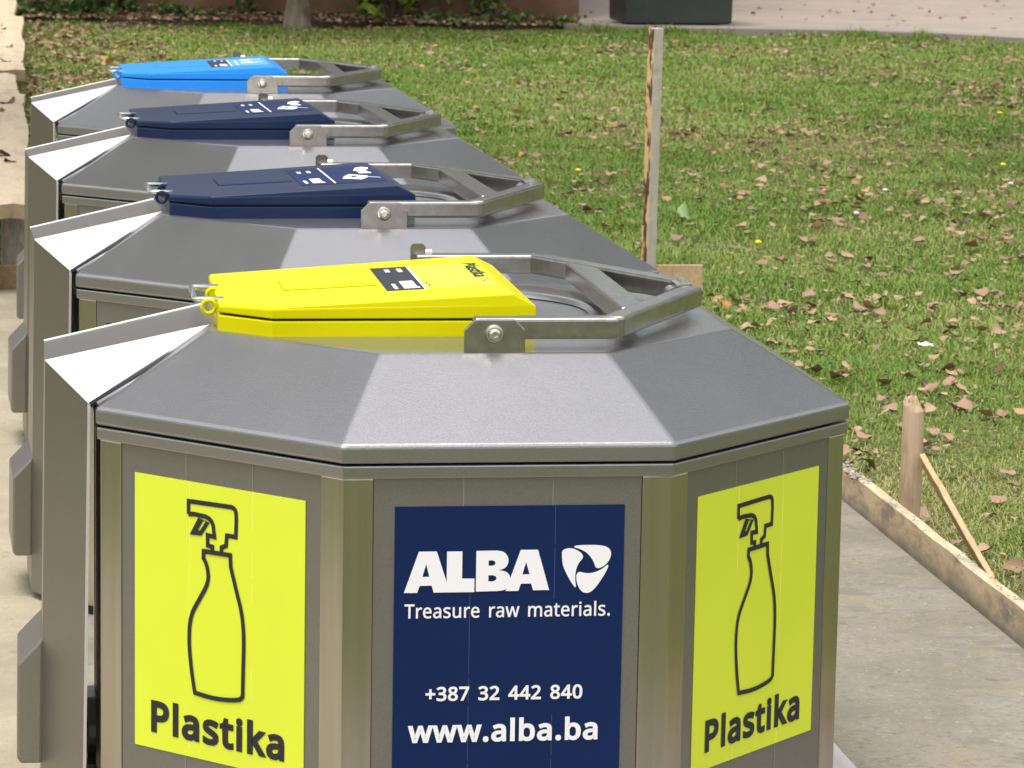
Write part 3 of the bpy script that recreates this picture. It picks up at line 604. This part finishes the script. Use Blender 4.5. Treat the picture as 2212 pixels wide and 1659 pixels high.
# dark green waste bin on the kerb
bx = empty('waste_bin', (1.50, 34.14, .053), R(11)); tag(bx, 'dark green plastic waste bin standing at the far kerb', 'waste bin'); bx.scale = (.955, .955, .955)
mb = MB(); mb.loft([[(-.56, -.40, .012), (.56, -.40, .012), (.56, .40, .012), (-.56, .40, .012)], [(-.565, -.405, .30), (.565, -.405, .30), (.565, .405, .30), (-.565, .405, .30)], [(-.62, -.46, 1.12), (.62, -.46, 1.12), (.62, .46, 1.12), (-.62, .46, 1.12)]])
mb.build('bin_body', M['binplastic'], bx, bevel=.03, seg=3)
mb = MB(); prof = [(-.47, 1.12), (-.40, 1.27), (-.2, 1.36), (.1, 1.38), (.47, 1.30), (.47, 1.12)]
mb.loft([[(-.64, y, z+.004) for y, z in prof], [(.64, y, z+.004) for y, z in prof]]); mb.build('bin_lid', M['binplastic'], bx, bevel=.02)
mb = MB(); mb.loft([[(x, -.432, .45) for x in (-.36, .36)]+[(x, -.420, .45) for x in (.36, -.36)], [(x, -.470, 1.02) for x in (-.36, .36)]+[(x, -.455, 1.02) for x in (.36, -.36)]]); mb.build('raised_panel', M['binplastic'], bx)
for x in (-.60, .60): MB().tube([(x, -.2, 1.02), (x*1.05, -.2, 1.02), (x*1.05, .2, 1.02), (x, .2, 1.02)], .016, 8).build('handle', M['binplastic'], bx)

# ---- timber formwork round the slab
b = empty('form_board'); tag(b, 'long concrete-stained form board along the right edge of the slab', 'board')
mb = MB(); N = 60
ys = np.linspace(-2.1, PADY+.06, N); inn = [1.530+.02*math.sin(y*.9+.4)-.006*max(0, 3-y) for y in ys]
top = [.088+.004*math.sin(y*3)+.003*random.uniform(-1, 1) for y in ys]
mb.loft([[F(i, y, -.05), F(i+.032, y, -.05), F(i+.034, y, t), F(i+.002, y, t)] for i, y, t in zip(inn, ys, top)])
mb.build('board', M['boardwood'], b, bevel=.002)
mb = MB()
for k in range(120):
    y = random.uniform(.3, 4.2); 
    if vnoise(np.array([y]), np.array([0.]), 2.2, 5)[0] < .45 and k > 40: continue
    i = np.interp(y, ys, inn)+random.uniform(0, .036); z = np.interp(y, ys, top); r = random.uniform(.003, .010)
    c = Vector(F(i, y, z-r*.15)); P = [c+Vector((random.uniform(.6, 1.2)*r*a, random.uniform(.6, 1.5)*r*bb, random.uniform(.5, .9)*r*cc)) for a, bb, cc in ((1,0,0),(0,1,0),(-1,0,0),(0,-1,0),(0,0,1),(0,0,-1))]
    mb.add(P, [(0,1,4),(1,2,4),(2,3,4),(3,0,4),(1,0,5),(2,1,5),(3,2,5),(0,3,5)])
for k in range(36):
    c = Vector(F(np.interp(2.95, ys, inn)+.012+random.gauss(0, .012), 2.93+random.gauss(0, .07), .092+abs(random.gauss(0, .008)))); r = random.uniform(.004, .011)
    P = [c+Vector((random.uniform(.6, 1.2)*r*a, random.uniform(.6, 1.2)*r*bb, random.uniform(.5, .9)*r*cc)) for a, bb, cc in ((1,0,0),(0,1,0),(-1,0,0),(0,-1,0),(0,0,1),(0,0,-1))]
    mb.add(P, [(0,1,4),(1,2,4),(2,3,4),(3,0,4),(1,0,5),(2,1,5),(3,2,5),(0,3,5)])
tag(mb.build('concrete_spatter', M['crumb'], b), kind='stuff')
def planed(name, p, q, w, t, m, up=(0, 0, 1), nseg=14, jit=.0015, roll=0):
    """a slightly uneven sawn piece from p to q, w wide, t thick"""
    p = Vector(p); q = Vector(q); d = (q-p).normalized(); s = d.cross(Vector(up)).normalized(); u2 = s.cross(d).normalized()
    if roll: s.rotate(Matrix.Rotation(roll, 3, d)); u2.rotate(Matrix.Rotation(roll, 3, d))
    mb = MB(); rings = []
    for k in range(nseg+1):
        c = p+(q-p)*k/nseg; r = lambda: random.uniform(-jit, jit)
        rings.append([tuple(c+s*(a*w/2+r())+u2*(e*t/2+r())) for a, e in ((-1,-1),(1,-1),(1,1),(-1,1))])
    mb.loft(rings); return mb.build(name, m, bevel=.0015, seg=1)
o = planed('end_board', F(-3, PADY+.085, .045), F(2.05, PADY+.085, .045), .028, .10, M['newwood'])
tag(o, 'fresh end board across the far slab edge, its end sticking out past the tall lath', 'board')
# tall lath with a waney bark edge
lx, ly = .585, 14.62; a = R(38)
mb = MB(); rings = []; N = 44
for k in range(N+1):
    z = -.15+1.258*k/N; j = random.uniform(-.0012, .0012); ww = .0265+.0012*math.sin(z*9)+random.uniform(-.0016, .0016)*(1 if k < N-3 else .2)
    P = [(-ww, -.021+j), (.024, -.021), (.024, .021), (-ww, .021)]
    lean = .010*(z-1.1)
    rings.append([(lx+lean+x*math.cos(a)-y*math.sin(a), ly+x*math.sin(a)+y*math.cos(a), z) for x, y in P])
mb.loft(rings); mb.mi = [0]*len(mb.mi)
for i in range(N): mb.mi[i*4+3] = 1                      # the waney face looks left
o = mb.build('wooden_lath', [M['lathgrey'], M['lathbark']], bevel=.0015, seg=1)
tag(o, 'tall upright wooden lath with flaking bark on its left edge, at the far slab corner', 'stake')
# pointed stake with a broken top
sx, sy = 1.135, 9.60
mb = MB(); rings = []; n = 12
prof = [(-.2, .030), (0, .031), (.1, .0315), (.2, .031), (.29, .030), (.325, .029), (.345, .024), (.365, .016)]
for z, r in prof:
    off = .0 if z < .33 else -.006
    rings.append([(sx+off+r*math.cos(2*math.pi*k/n)*(.95 if k % 3 else 1.03)+.004*math.sin(z*7), sy+r*.85*math.sin(2*math.pi*k/n), z+(.006*math.sin(k*2.3) if z > .33 else 0)) for k in range(n)])
mb.loft(rings); o = mb.build('wooden_stake', M['stake'], bevel=.001, seg=1)
tag(o, 'weathered brown stake with a splintered top, beside the form board', 'stake')
mb = MB()
for k in range(34):
    ang = random.uniform(0, 6.28); r = random.uniform(0, .02); p = Vector((sx-.004+r*math.cos(ang), sy+r*math.sin(ang), .352+random.uniform(0, .008)-r*.4))
    q = p+Vector((random.gauss(0, .007), random.gauss(0, .007), random.uniform(.008, .03))); s = Vector((.0022, .001, 0))
    mb.add([p-s, p+s, q], [(0, 1, 2)]); mb.add([p-s.yxz, p+s.yxz, q], [(0, 1, 2)])
mb.build('splintered_top', M['splinter'], o)
o = planed('wooden_brace', (1.285, 8.90, -.02), (1.168, 9.57, .19), .045, .016, M['newwood'], up=(1, 0, .3)); tag(o, 'thin fresh wooden brace leaning from the lawn up to the splintered stake', 'brace')
o = planed('short_peg', (1.335, 8.56, -.15), (1.335, 8.56, .098), .05, .045, M['stake'], up=(0, 1, 0)); tag(o, 'short brown peg outside the form board, nearest to the viewer', 'stake')
# white plank on the slab beside the nearest container
o = planed('white_plank', F(.812, -1.5, .017), F(.812, .70, .017), .075, .02, M['plank'], nseg=8); tag(o, 'white painted plank lying on the slab along the foot of the nearest container', 'plank')

# ---- stone benches at the left
def bench(y0, y1, xr, zt, th, label, seed):
    rs = random.Random(seed); root = empty('stone_bench', F(xr-.3, (y0+y1)/2, 0), .145); tag(root, label, 'bench', 'stone benches in a row along the left edge of the lawn')
    L = y1-y0; nx, ny = 10, int(L*9); Wd = .62; V = []; fs = []
    ex = [rs.gauss(0, .0025)+.010*math.sin(j*.23+seed) for j in range(ny+1)]
    for j in range(ny+1):
        for i in range(nx+1):
            fx = i/nx; y = -L/2+L*j/ny; x = .3-Wd+Wd*fx
            if i == nx: x += ex[j]-(.014*rs.random() if rs.random() < .07 else 0)
            if j in (0, ny): y += (.035*rs.random()-.0)*(1 if j == 0 else -1)
            e = -.012 if (i == nx or j in (0, ny)) else 0
            V.append((x, y, zt+rs.gauss(0, .0022)+e*rs.uniform(.5, 1.3)))
    k0 = len(V)
    for (x, y, z) in list(V): V.append((x*.985, y*.997+(.02 if y < -L/2+.05 else 0), zt-th+rs.gauss(0, .004)))
    w = nx+1
    for j in range(ny):
        for i in range(nx):
            q = j*w+i; fs.append((q, q+1, q+w+1, q+w)); fs.append((k0+q+w, k0+q+w+1, k0+q+1, k0+q))
    rim = [i for i in range(w)]+[j*w+nx for j in range(1, ny+1)]+[ny*w+i for i in range(nx-1, -1, -1)]+[j*w for j in range(ny-1, 0, -1)]
    for a_, b_ in zip(rim, rim[1:]+rim[:1]): fs.append((b_, a_, k0+a_, k0+b_))
    mb = MB(); mb.add(V, fs); mb.build('slab', M['stone'], root)
    for yy in (-L/2+.16, L/2-.25):
        mb = MB(); rings = []
        for z in np.linspace(-.05, zt-th, 9):
            hw = .085+rs.uniform(-.006, .006)+(.012 if z < .05 else 0)
            rings.append([(.045+hw*c+rs.uniform(-.004, .004), yy+.10*s, z) for c, s in ((-1.8,-1),(.9,-1),(1,-.9),(1,.9),(.9,1),(-1.8,1))])
        mb.loft(rings); mb.build('leg', M['stoneleg'], root)
bench(7.35, 13.05, -.815, .40, .075, 'pale stone bench with a chipped near end, nearest of the benches at the left', 1)
bench(13.25, 14.85, -.855, .385, .075, 'short pale stone bench set back between the two longer ones', 2)
bench(14.95, 20.95, -.81, .40, .075, 'long pale stone bench beyond the short one, littered with leaves', 3)
bench(21.05, 27, -.86, .395, .075, 'farthest pale stone bench, cut off by the top of the picture', 4)
o = MB().box((0, 0, .12), (.30, .16, .30)).build('concrete_block', M['stoneleg'], bevel=.01, loc=F(-.78, 8.3), rot=(0, 0, .2)); tag(o, 'low dark concrete block on the ground behind the near bench leg', 'block')

# ------------------------------------------------------------------ grass blades
def wedge(n, d0, d1, mar=.5):
    """random points over the ground seen by the lens, with a margin"""
    d = np.sqrt(rng.uniform(d0*d0, d1*d1, n)); x = rng.uniform(-1, 1, n)*(d*.149*1.12+mar); return x, d
def on_lawn(x, y, m=0.0):
    lx, ly = Finv(x, y)
    pad = (lx < PADX+.05+m) & (ly < PADY+.10+m) & (lx > -3.4) & (ly > -2.15)
    bedline = 33.45+.25*np.sin(x*1.7)+.15*np.sin(x*4.1)
    return ~pad & (y < np.where(x < .5, bedline+.15, kerb_y(x)-.01))
def blades(n, d0, d1, hmin, hmax, wd, side=0):
    x, y = wedge(n, d0, d1)
    if side: x = np.sign(x+1e-9)*(y*.149*1.12+.5+rng.uniform(0, side, n)); y = y+0
    k = on_lawn(x, y); x, y = x[k], y[k]
    lx, ly = Finv(x, y)
    patch = vnoise(x, y, 1.3, 1)*.6+vnoise(x, y, 4.5, 2)*.4
    lit = (lx < .35) & (y > 13); dens = np.clip(patch*1.9-.3, .34, 1.25); dens = np.where(lit, dens*(.35+.5*np.clip(lx+.6, 0, 1)), dens)
    k = rng.random(len(x)) < dens; x, y, patch, lx, ly = x[k], y[k], patch[k], lx[k], ly[k]
    n = len(x); az = rng.uniform(0, 6.283, n); lean = rng.uniform(.4, 2.2, n); h = rng.uniform(hmin, hmax, n)*(.3+1.15*patch)
    edge = np.clip(1-np.abs(y-(kerb_y(x)-.12))/.2, 0, 1)*(x > .5)*(vnoise(x, y*0, 2.4, 8) > .45); h = h*(1+2.6*edge*vnoise(x, y, 3, 6)); 
    w = wd*rng.uniform(.7, 1.4, n); cx, sx = np.cos(az), np.sin(az); px, py = -sx, cx
    z0 = -.034
    b = np.stack([x, y, np.full(n, z0)], 1); dr = np.stack([cx, sx, np.zeros(n)], 1); pp = np.stack([px, py, np.zeros(n)], 1); up = np.array([0, 0, 1.])
    m1 = b+dr*(h*.25*lean)[:, None]+up*(h*.6)[:, None]; t = b+dr*(h*.8*lean)[:, None]+up*(h*np.clip(1.05-.35*lean, .3, 1))[:, None]
    W = w[:, None]
    V = np.stack([b-pp*W, b+pp*W, m1-pp*W*.8, m1+pp*W*.8, t], 1).reshape(-1, 3)
    i = np.arange(n)*5
    F_ = np.concatenate([np.stack([i, i+1, i+3], 1), np.stack([i, i+3, i+2], 1), np.stack([i+2, i+3, i+4], 1)])
    dry = np.clip(1-(lx-1.55)/1.6, 0, 1)*np.clip(1-(ly-1.0)/6, 0, 1)
    tone = .18+.42*vnoise(x, y, .9, 4)+.18*vnoise(x, y, 3.1, 9)+.22*dry+rng.normal(0, .10, n)+.04-.08*np.clip((y-15)/14, 0, 1)+(rng.random(n) < (.08+.14*dry))*.38+(.55-patch)*.3
    return V, F_, np.repeat(np.clip(tone, 0, 1), 5)
parts = [blades(330000, 7.2, 13, .02, .06, .0019), blades(430000, 13, 22, .025, .07, .0028), blades(460000, 22, 36, .035, .085, .0042), blades(150000, 5, 22, .03, .07, .0036, 3.5), blades(130000, 22, 36, .035, .085, .005, 5)]
off = 0; Vs = []; Fs = []; Ts = []
for v, f_, t in parts: Vs.append(v); Fs.append(f_+off); Ts.append(t); off += len(v)
g = np_mesh('grass', np.concatenate(Vs), np.concatenate(Fs), M['grass'], np.concatenate(Ts)); tag(g, 'short green lawn grass with dry straw patches', 'grass', kind='stuff')

# ------------------------------------------------------------------ fallen leaves
def leaf_arrays(seed):
    r = np.random.default_rng(seed); nu, nv = 7, 5
    V = []
    curl = r.uniform(-1.0, 1.6); bend = r.uniform(-.8, 1.1); tw = r.uniform(-.8, .8); r0w = r.uniform(.26, .44)
    for i in range(nu):
        u = i/(nu-1); wv = (math.sin(math.pi*min(1, u**.8*1.02))**.75)*r0w*(1+r.uniform(-.38, .30))+.01
        for j in range(nv):
            v = (j/(nv-1)-.5)*2; x = u-.5; y = v*wv*(1+r.uniform(-.1, .1)); 
            z = curl*1.2*y*y+bend*.5*x*x+tw*x*y*1.0+r.normal(0, .016)
            V.append((x, y, z))
    V = np.array(V); V[:, 2] -= V[:, 2].min(); F_ = []
    for i in range(nu-1):
        for j in range(nv-1): q = i*nv+j; F_.append((q, q+1, q+nv+1, q+nv))
    return V, np.array(F_)
LV = [leaf_arrays(50+k) for k in range(10)]
n = 19000; x, y = wedge(n, 7.2, 35, .35); k = on_lawn(x, y, .02); x, y = x[k], y[k]; lx, ly = Finv(x, y)
cl = vnoise(x, y, 1.0, 21)*.6+vnoise(x, y, 3.4, 22)*.4
p = np.clip((cl-.30)*2.6, .10, 1)*np.clip(1.15-.026*(y-12), .38, 1); left = (lx < .45) & (y > 13); p = np.where(left, 1.0, p)
k = rng.random(len(x)) < p*.85; x, y, lx = x[k], y[k], lx[k]
o_ = np.argsort(y+np.where(np.abs(x) > y*.149, 100, 0)); x, y, lx = x[o_], y[o_], lx[o_]
NIND = 290
protos = {}
def leaf_proto(v, m):
    if (v, m) not in protos:
        me = bpy.data.meshes.new('dry_leaf'); me.from_pydata([tuple(q) for q in LV[v][0]], [], [tuple(q) for q in LV[v][1]]); me.materials.append(M['leaf%d' % m]); me.polygons.foreach_set('use_smooth', [True]*len(me.polygons)); me.update()
        protos[(v, m)] = bpy.data.objects.new('dry_leaf', me)
    return protos[(v, m)]
LL = {0: 'tan dry leaf lying on the lawn', 1: 'pinkish brown dry leaf lying on the lawn', 2: 'dark brown withered leaf lying on the lawn', 3: 'bright orange fallen leaf lying on the lawn'}
def put_leaf(X, Y, z, size, label=None, group='dry leaves scattered over the lawn', m=None):
    m = int(rng.choice([0, 0, 0, 1, 1, 1, 2, 3], p=[.18, .17, .17, .15, .14, .12, .05, .02])) if m is None else m
    o = leaf_proto(int(rng.integers(10)), m).copy(); COL.objects.link(o)
    o.location = (X, Y, z); s = size; o.scale = (s, s*rng.uniform(.8, 1.25), s)
    o.rotation_euler = (rng.normal(0, .28), rng.normal(0, .28), rng.uniform(0, 6.28))
    tag(o, label or LL[m], 'leaf', group); return o
for i in range(min(NIND, len(x))): put_leaf(x[i], y[i], rng.uniform(-.024, .004), rng.uniform(.038, .080))
# the many farther leaves and the litter under the shrubs as one mass
x, y, lx = x[NIND:], y[NIND:], lx[NIND:]
bxs = rng.uniform(-7, .6, 2600); bys = rng.uniform(33.2, 34.8, 2600); px_ = rng.uniform(-1, 7, 240); py_ = rng.uniform(34, 44, 240)
n2 = 3000; lx2 = rng.uniform(-.85, .55, n2); ly2 = rng.uniform(7.8, 24, n2); wgt = np.clip(1.05-.9*np.abs(lx2+.35), 0, 1)*np.clip(vnoise(lx2, ly2, 1.2, 31)*1.8-.3, .15, 1); k = rng.random(n2) < wgt; q = [F(a, b) for a, b in zip(lx2[k], ly2[k])]
ax = np.array([a[0] for a in q]); ay = np.array([a[1] for a in q])
X_ = np.concatenate([x, bxs, px_, ax]); Y_ = np.concatenate([y, bys, py_, ay]); Zb = np.concatenate([np.full(len(x), -.008), np.full(len(bxs), .045), np.full(len(px_), .044), np.full(len(ax), .01)])
keep = ~((Y_ > kerb_y(X_)-.05) & (Y_ < kerb_y(X_)+.45) & (X_ > .4)); X_, Y_, Zb = X_[keep], Y_[keep], Zb[keep]
nb = 15000; bx_, by_ = wedge(nb, 7.2, 33, .3); k = on_lawn(bx_, by_, .02) & (rng.random(nb) < np.clip(vnoise(bx_, by_, 1.0, 21)*1.4-.1, .15, 1)); bx_, by_ = bx_[k], by_[k]
NBIG = len(X_); X_ = np.concatenate([X_, bx_]); Y_ = np.concatenate([Y_, by_]); Zb = np.concatenate([Zb, np.full(len(bx_), -.008)])
Vs, Fs, Ts = [], [], []; off = 0
for i in range(len(X_)):
    v, f_ = LV[int(rng.integers(10))]; s = rng.uniform(.03, .075) if i < NBIG else rng.uniform(.012, .035); a = rng.uniform(0, 6.28); e = Matrix.Rotation(a, 3, 'Z') @ Matrix.Rotation(rng.normal(0, .35), 3, 'X')
    Vs.append((v*s) @ np.array(e).T+np.array([X_[i], Y_[i], Zb[i]+rng.uniform(0, .02)])); Fs.append(f_+off); off += len(v)
    bed = Y_[i] > 33.4 and X_[i] < .6
    Ts.append(np.full(len(v), np.clip(rng.beta(2, 2)*(.6 if bed else .95)+(.45 if rng.random() < .02 else 0), 0, 1)))
o = np_mesh('leaf_litter', np.concatenate(Vs), np.concatenate(Fs), M['leafstuff'], np.concatenate(Ts)); tag(o, 'dense brown leaf litter on the far lawn, along the benches and under the shrubs', 'leaf litter', kind='stuff')
# crumbled bits of leaf and bare specks between the blades belong to the same litter
# leaves on the benches and on the slab
for (a, b) in ((-.93, 9.3), (-.97, 9.5), (-.90, 9.0), (-1.0, 11.4), (-.95, 11.7), (-1.02, 12.1), (-.9, 12.3), (-.93, 15.6), (-1.0, 16.2), (-.9, 17.0), (-1.05, 18.2), (-.95, 19.0), (-.97, 19.5), (-1.0, 8.7), (-.98, 15.9), (-.96, 18.6)):
    put_leaf(*F(a, b)[:2], .398, rng.uniform(.05, .10), 'withered leaf lying on top of the pale stone benches', 'leaves on the stone benches', int(rng.choice([0, 2, 2, 1])))
# small things in the grass
def P2(Vx, Vy, z=.03):
    d = _f+_r*((Vx-1106)/7423.9)-_u*((Vy-829.5)/7423.9); t = (z-1.0874-HR)/d.z; return d.x*t, d.y*t
def flower(X, Y, label, m, r, z):
    root = empty('dandelion', (X, Y, 0)); tag(root, label, 'flower', 'dandelions in the lawn')
    MB().tube([(0, 0, -.03), (.003, .002, z)], .0016, 6).build('stem', M['greenleaf'], root)
    mb = MB(); rings = [[(rr*math.cos(2*math.pi*k/14)*(1+.12*(k % 2)), rr*math.sin(2*math.pi*k/14)*(1+.12*(k % 2)), z+h) for k in range(14)] for rr, h in ((.3*r, -.3*r), (r*.9, .1*r), (r*.95, .35*r), (.55*r, .75*r), (.1*r, .8*r))]
    mb.loft(rings); mb.build('flower_head', m, root)
for vx, vy, lb in ((1249, 369, 'yellow dandelion flower left of the tall lath'), (1638, 525, 'yellow dandelion flower right of the foot of the tall lath'), (2167, 357, 'yellow dandelion flower near the right edge of the lawn, nearer of two'), (2160, 245, 'yellow dandelion flower near the right edge of the lawn, farther of two')):
    X, Y = P2(vx, vy, .05); flower(X, Y, lb, M['dand'], .017, .05)
for vx, vy, lb in ((1850, 462, 'pale dandelion seed head in the middle of the lawn'), (1912, 412, 'pale dandelion seed head a little behind and right of the other one'), (2183, 398, 'pale dandelion seed head at the right edge of the lawn')):
    X, Y = P2(vx, vy, .055); flower(X, Y, lb, M['fluff'], .016, .055)
X, Y = P2(1998, 742, .03); mb = MB(); r0 = random.Random(4); V = [(-.03+.02*i+r0.uniform(-.003, .003), -.018+.018*j+r0.uniform(-.003, .003), r0.uniform(0, .014)) for j in range(3) for i in range(4)]
mb.add(V, [(j*4+i, j*4+i+1, j*4+i+5, j*4+i+4) for j in range(2) for i in range(3)]); o = mb.build('paper_scrap', M['paper'], loc=(X, Y, .022), rot=(.2, .15, .4)); tag(o, 'small crumpled white paper scrap in the grass', 'litter')
X, Y = P2(1476, 452, .05); o = leaf_proto(3, 0).copy(); o.data = o.data.copy(); o.data.materials[0] = M['greenleaf']; o.name = 'green_leaf'; COL.objects.link(o); o.location = (X, Y, .03); o.scale = (.11, .1, .1); o.rotation_euler = (.5, -.9, 1.9); tag(o, 'pale green fresh leaf standing in the grass right of the tall lath', 'leaf')

# ------------------------------------------------------------------ shrubs, ivy and the tree by the wall
def leaves(name, clumps, n, size, m, parent, bias=0.):
    """many small folded leaves spread through ellipsoid clumps [(centre, radii)]"""
    C_ = np.array([c for c, r in clumps]); R_ = np.array([r for c, r in clumps]); wv = np.prod(R_, 1)**.6; wv = wv/wv.sum()
    k = rng.choice(len(clumps), n, p=wv); d = rng.normal(0, 1, (n, 3)); d /= np.linalg.norm(d, axis=1)[:, None]; rad = rng.uniform(0, 1, n)**.45
    P = C_[k]+R_[k]*d*rad[:, None]; P[:, 2] = np.maximum(P[:, 2], .01)
    a = rng.normal(0, 1, (n, 3)); a[:, 2] = a[:, 2]*.6-.3; a /= np.linalg.norm(a, axis=1)[:, None]
    b = np.cross(a, rng.normal(0, 1, (n, 3))); b /= np.linalg.norm(b, axis=1)[:, None]; c = np.cross(a, b)
    s = (size*rng.uniform(.6, 1.35, n))[:, None]
    V = np.stack([P, P+a*s*.5+b*s*.36+c*s*.1, P+a*s*1.05, P+a*s*.5-b*s*.36+c*s*.1], 1).reshape(-1, 3); i = np.arange(n)*4
    F_ = np.concatenate([np.stack([i, i+1, i+2], 1), np.stack([i, i+2, i+3], 1)])
    cl_ = rng.uniform(-.2, .2, len(clumps))[k]
    return np_mesh(name, V, F_, m, np.repeat(np.clip(.45+bias+cl_+rng.normal(0, .17, n), 0, 1), 4), parent)
def shrub(X, Y, w, h, n, size, m, label, cat='shrub', stems=5, seed=0, low=0., dep=.5, group=None, bias=0.):
    rs = random.Random(seed); root = empty('ivy' if cat == 'ivy' else 'shrub', (X, Y, .02)); tag(root, label, cat, group)
    cl_ = []; mb = MB()
    for i in range(stems):
        tx = rs.uniform(-.5, .5)*w; ty = rs.uniform(-.5, .5)*dep; tz = rs.uniform(.45, 1)*h
        mid = Vector((tx*.35, ty*.3, tz*.5)); mb.tube([(tx*.1, ty*.1, -.02), mid, (tx*.8, ty*.8, tz*.9)], [.012, .008, .003], 5)
        for q in range(6):
            f_ = rs.uniform(low, 1); cl_.append(((tx*(.35+.65*f_)+rs.gauss(0, w*.1), ty*(.4+.6*f_)+rs.gauss(0, dep*.12), tz*f_+rs.gauss(0, h*.05)), (w*rs.uniform(.07, .17), dep*rs.uniform(.1, .2), h*rs.uniform(.07, .16))))
    mb.build('stem', M['twig'], root); leaves('foliage', cl_, n, size, m, root, bias)
shrub(-4.5, 33.75, 1.3, .32, 1000, .075, M['foliage'], 'low dark ivy spreading over the bed at the far left', 'ivy', 9, 1, 0, .7, bias=.05)
shrub(-4.0, 34.4, .6, 1.3, 800, .09, M['foliage'], 'leafy green shrub against the brown building wall at the far left', 'shrub', 6, 2, bias=.2)
shrub(-3.3, 34.0, 1.0, .20, 300, .055, M['foliage'], 'patch of low weeds at the wall foot left of the tree trunk', 'weeds', 8, 3, dep=.4, bias=.1)
shrub(-2.68, 34.6, .38, 1.9, 420, .075, M['foliage'], 'thin climbing shrub on the brown building wall just left of the tree trunk', 'shrub', 5, 4, .1, .2, bias=.3)
shrub(-1.25, 34.5, 1.0, 1.5, 1000, .08, M['foliage'], 'dense dark shrub right of the tree trunk', 'shrub', 8, 5, .14, .4, bias=-.2)
shrub(-1.28, 33.75, .62, .75, 130, .10, M['foliagey'], 'yellow-green leafy sapling in front of the dark shrub', 'shrub', 5, 6, .2, .3)
shrub(-.40, 34.45, .75, 1.4, 420, .09, M['foliage'], 'mid green shrub overhanging the wall between the dark shrub and the wall end', 'shrub', 6, 7, .2, .35, bias=.3)
shrub(-.45, 33.85, 1.2, .17, 300, .07, M['foliage'], 'low weeds at the foot of the wall near its right end', 'weeds', 10, 8, dep=.6, bias=.2)
shrub(.32, 33.9, .5, .13, 150, .06, M['foliage'], 'tuft of green weeds at the right corner of the brown building wall', 'weeds', 7, 9, dep=.35, bias=.3)
# tree
t = empty('tree', (-2.12, 33.05, 0)); tag(t, 'grey-barked tree standing at the lawn edge in front of the brown building wall', 'tree')
mb = MB(); mb.tube([(0, 0, -.1), (0, 0, .05), (.005, 0, .25), (-.01, 0, .7), (0, .02, 1.6), (.05, .05, 2.8), (.1, .1, 4.2)], [.17, .135, .108, .098, .092, .085, .06], 14); mb.build('trunk', M['bark'], t, smooth=True)
rs = random.Random(9); cl_ = []; mb = MB()
for i in range(16):
    a = i*2.4; r = rs.uniform(1.0, 2.9); z = rs.uniform(3.3, 6.4); b0 = Vector((.03, .03, rs.uniform(2.3, 4.0))); e = Vector((r*math.cos(a), r*math.sin(a), z))
    mb.tube([b0, b0.lerp(e, .5)+Vector((0, 0, .25)), e], [.045, .028, .01], 6)
    for q in range(5): f_ = rs.uniform(.45, 1.1); c = b0.lerp(e, f_); cl_.append(((c.x+rs.gauss(0, .3), c.y+rs.gauss(0, .3), c.z+rs.gauss(0, .3)), (rs.uniform(.4, .8), rs.uniform(.4, .8), rs.uniform(.3, .55))))
mb.build('limb', M['bark'], t, smooth=True); leaves('crown', cl_, 9000, .13, M['foliage'], t, .1)

# trees added out of view so that the metal has something dark to reflect
def added_tree(X, Y, hgt, rad, label, seed):
    rs = random.Random(seed); t = empty('tree', (X, Y, 0)); tag(t, label, 'tree', 'unseen trees added round the lawn for reflections')
    mb = MB(); mb.tube([(0, 0, -.1), (0, 0, .3), (.05, 0, hgt*.3), (.1, .1, hgt*.55), (.05, .1, hgt*.85)], [.36, .27, .21, .15, .05], 12); mb.build('trunk', M['bark'], t, smooth=True)
    cl_ = []; mb = MB()
    for i in range(18):
        a = i*2.4+rs.random(); r = rad*rs.uniform(.45, .95); z = hgt*rs.uniform(.42, .95); r *= 1-.45*max(0, (z/hgt-.6)/.4)
        b0 = Vector((.05, .05, z*.62)); e_ = Vector((r*math.cos(a), r*math.sin(a), z)); mb.tube([b0, b0.lerp(e_, .5)+Vector((0, 0, .3)), e_], [.10, .06, .02], 6)
        for q in range(4): c = b0.lerp(e_, rs.uniform(.4, 1.05)); cl_.append(((c.x+rs.gauss(0, .5), c.y+rs.gauss(0, .5), c.z+rs.gauss(0, .4)), (rad*rs.uniform(.14, .27), rad*rs.uniform(.14, .27), rad*rs.uniform(.10, .18))))
    mb.build('limb', M['bark'], t, smooth=True); leaves('crown', cl_, 5200, .34, M['foliage'], t, -.05); return t
added_tree(-6.2, 15.5, 15.5, 5.6, 'unseen tall tree left of the benches, added for the metal to reflect', 1)
added_tree(6.4, 20.5, 14, 5.2, 'unseen tall tree right of the containers, added for the metal to reflect', 2)
proto_t = added_tree(4.6, 45, 12.5, 4.2, 'unseen tall tree right of the brown building, added for the metal to reflect', 3)
for X, Y, s, rz, lb in ((11, 47, 1.3, 3.3, 'unseen tall tree beyond the far paving, added for the metal to reflect'), (18, 46, 1.35, 4.6, 'unseen tall tree at the right beyond the far paving, added for reflections')):
    c = tree_copy(proto_t); c.location = (X, Y, 0); c.rotation_euler = (0, 0, rz); c.scale = (s, s, s); c['label'] = lb
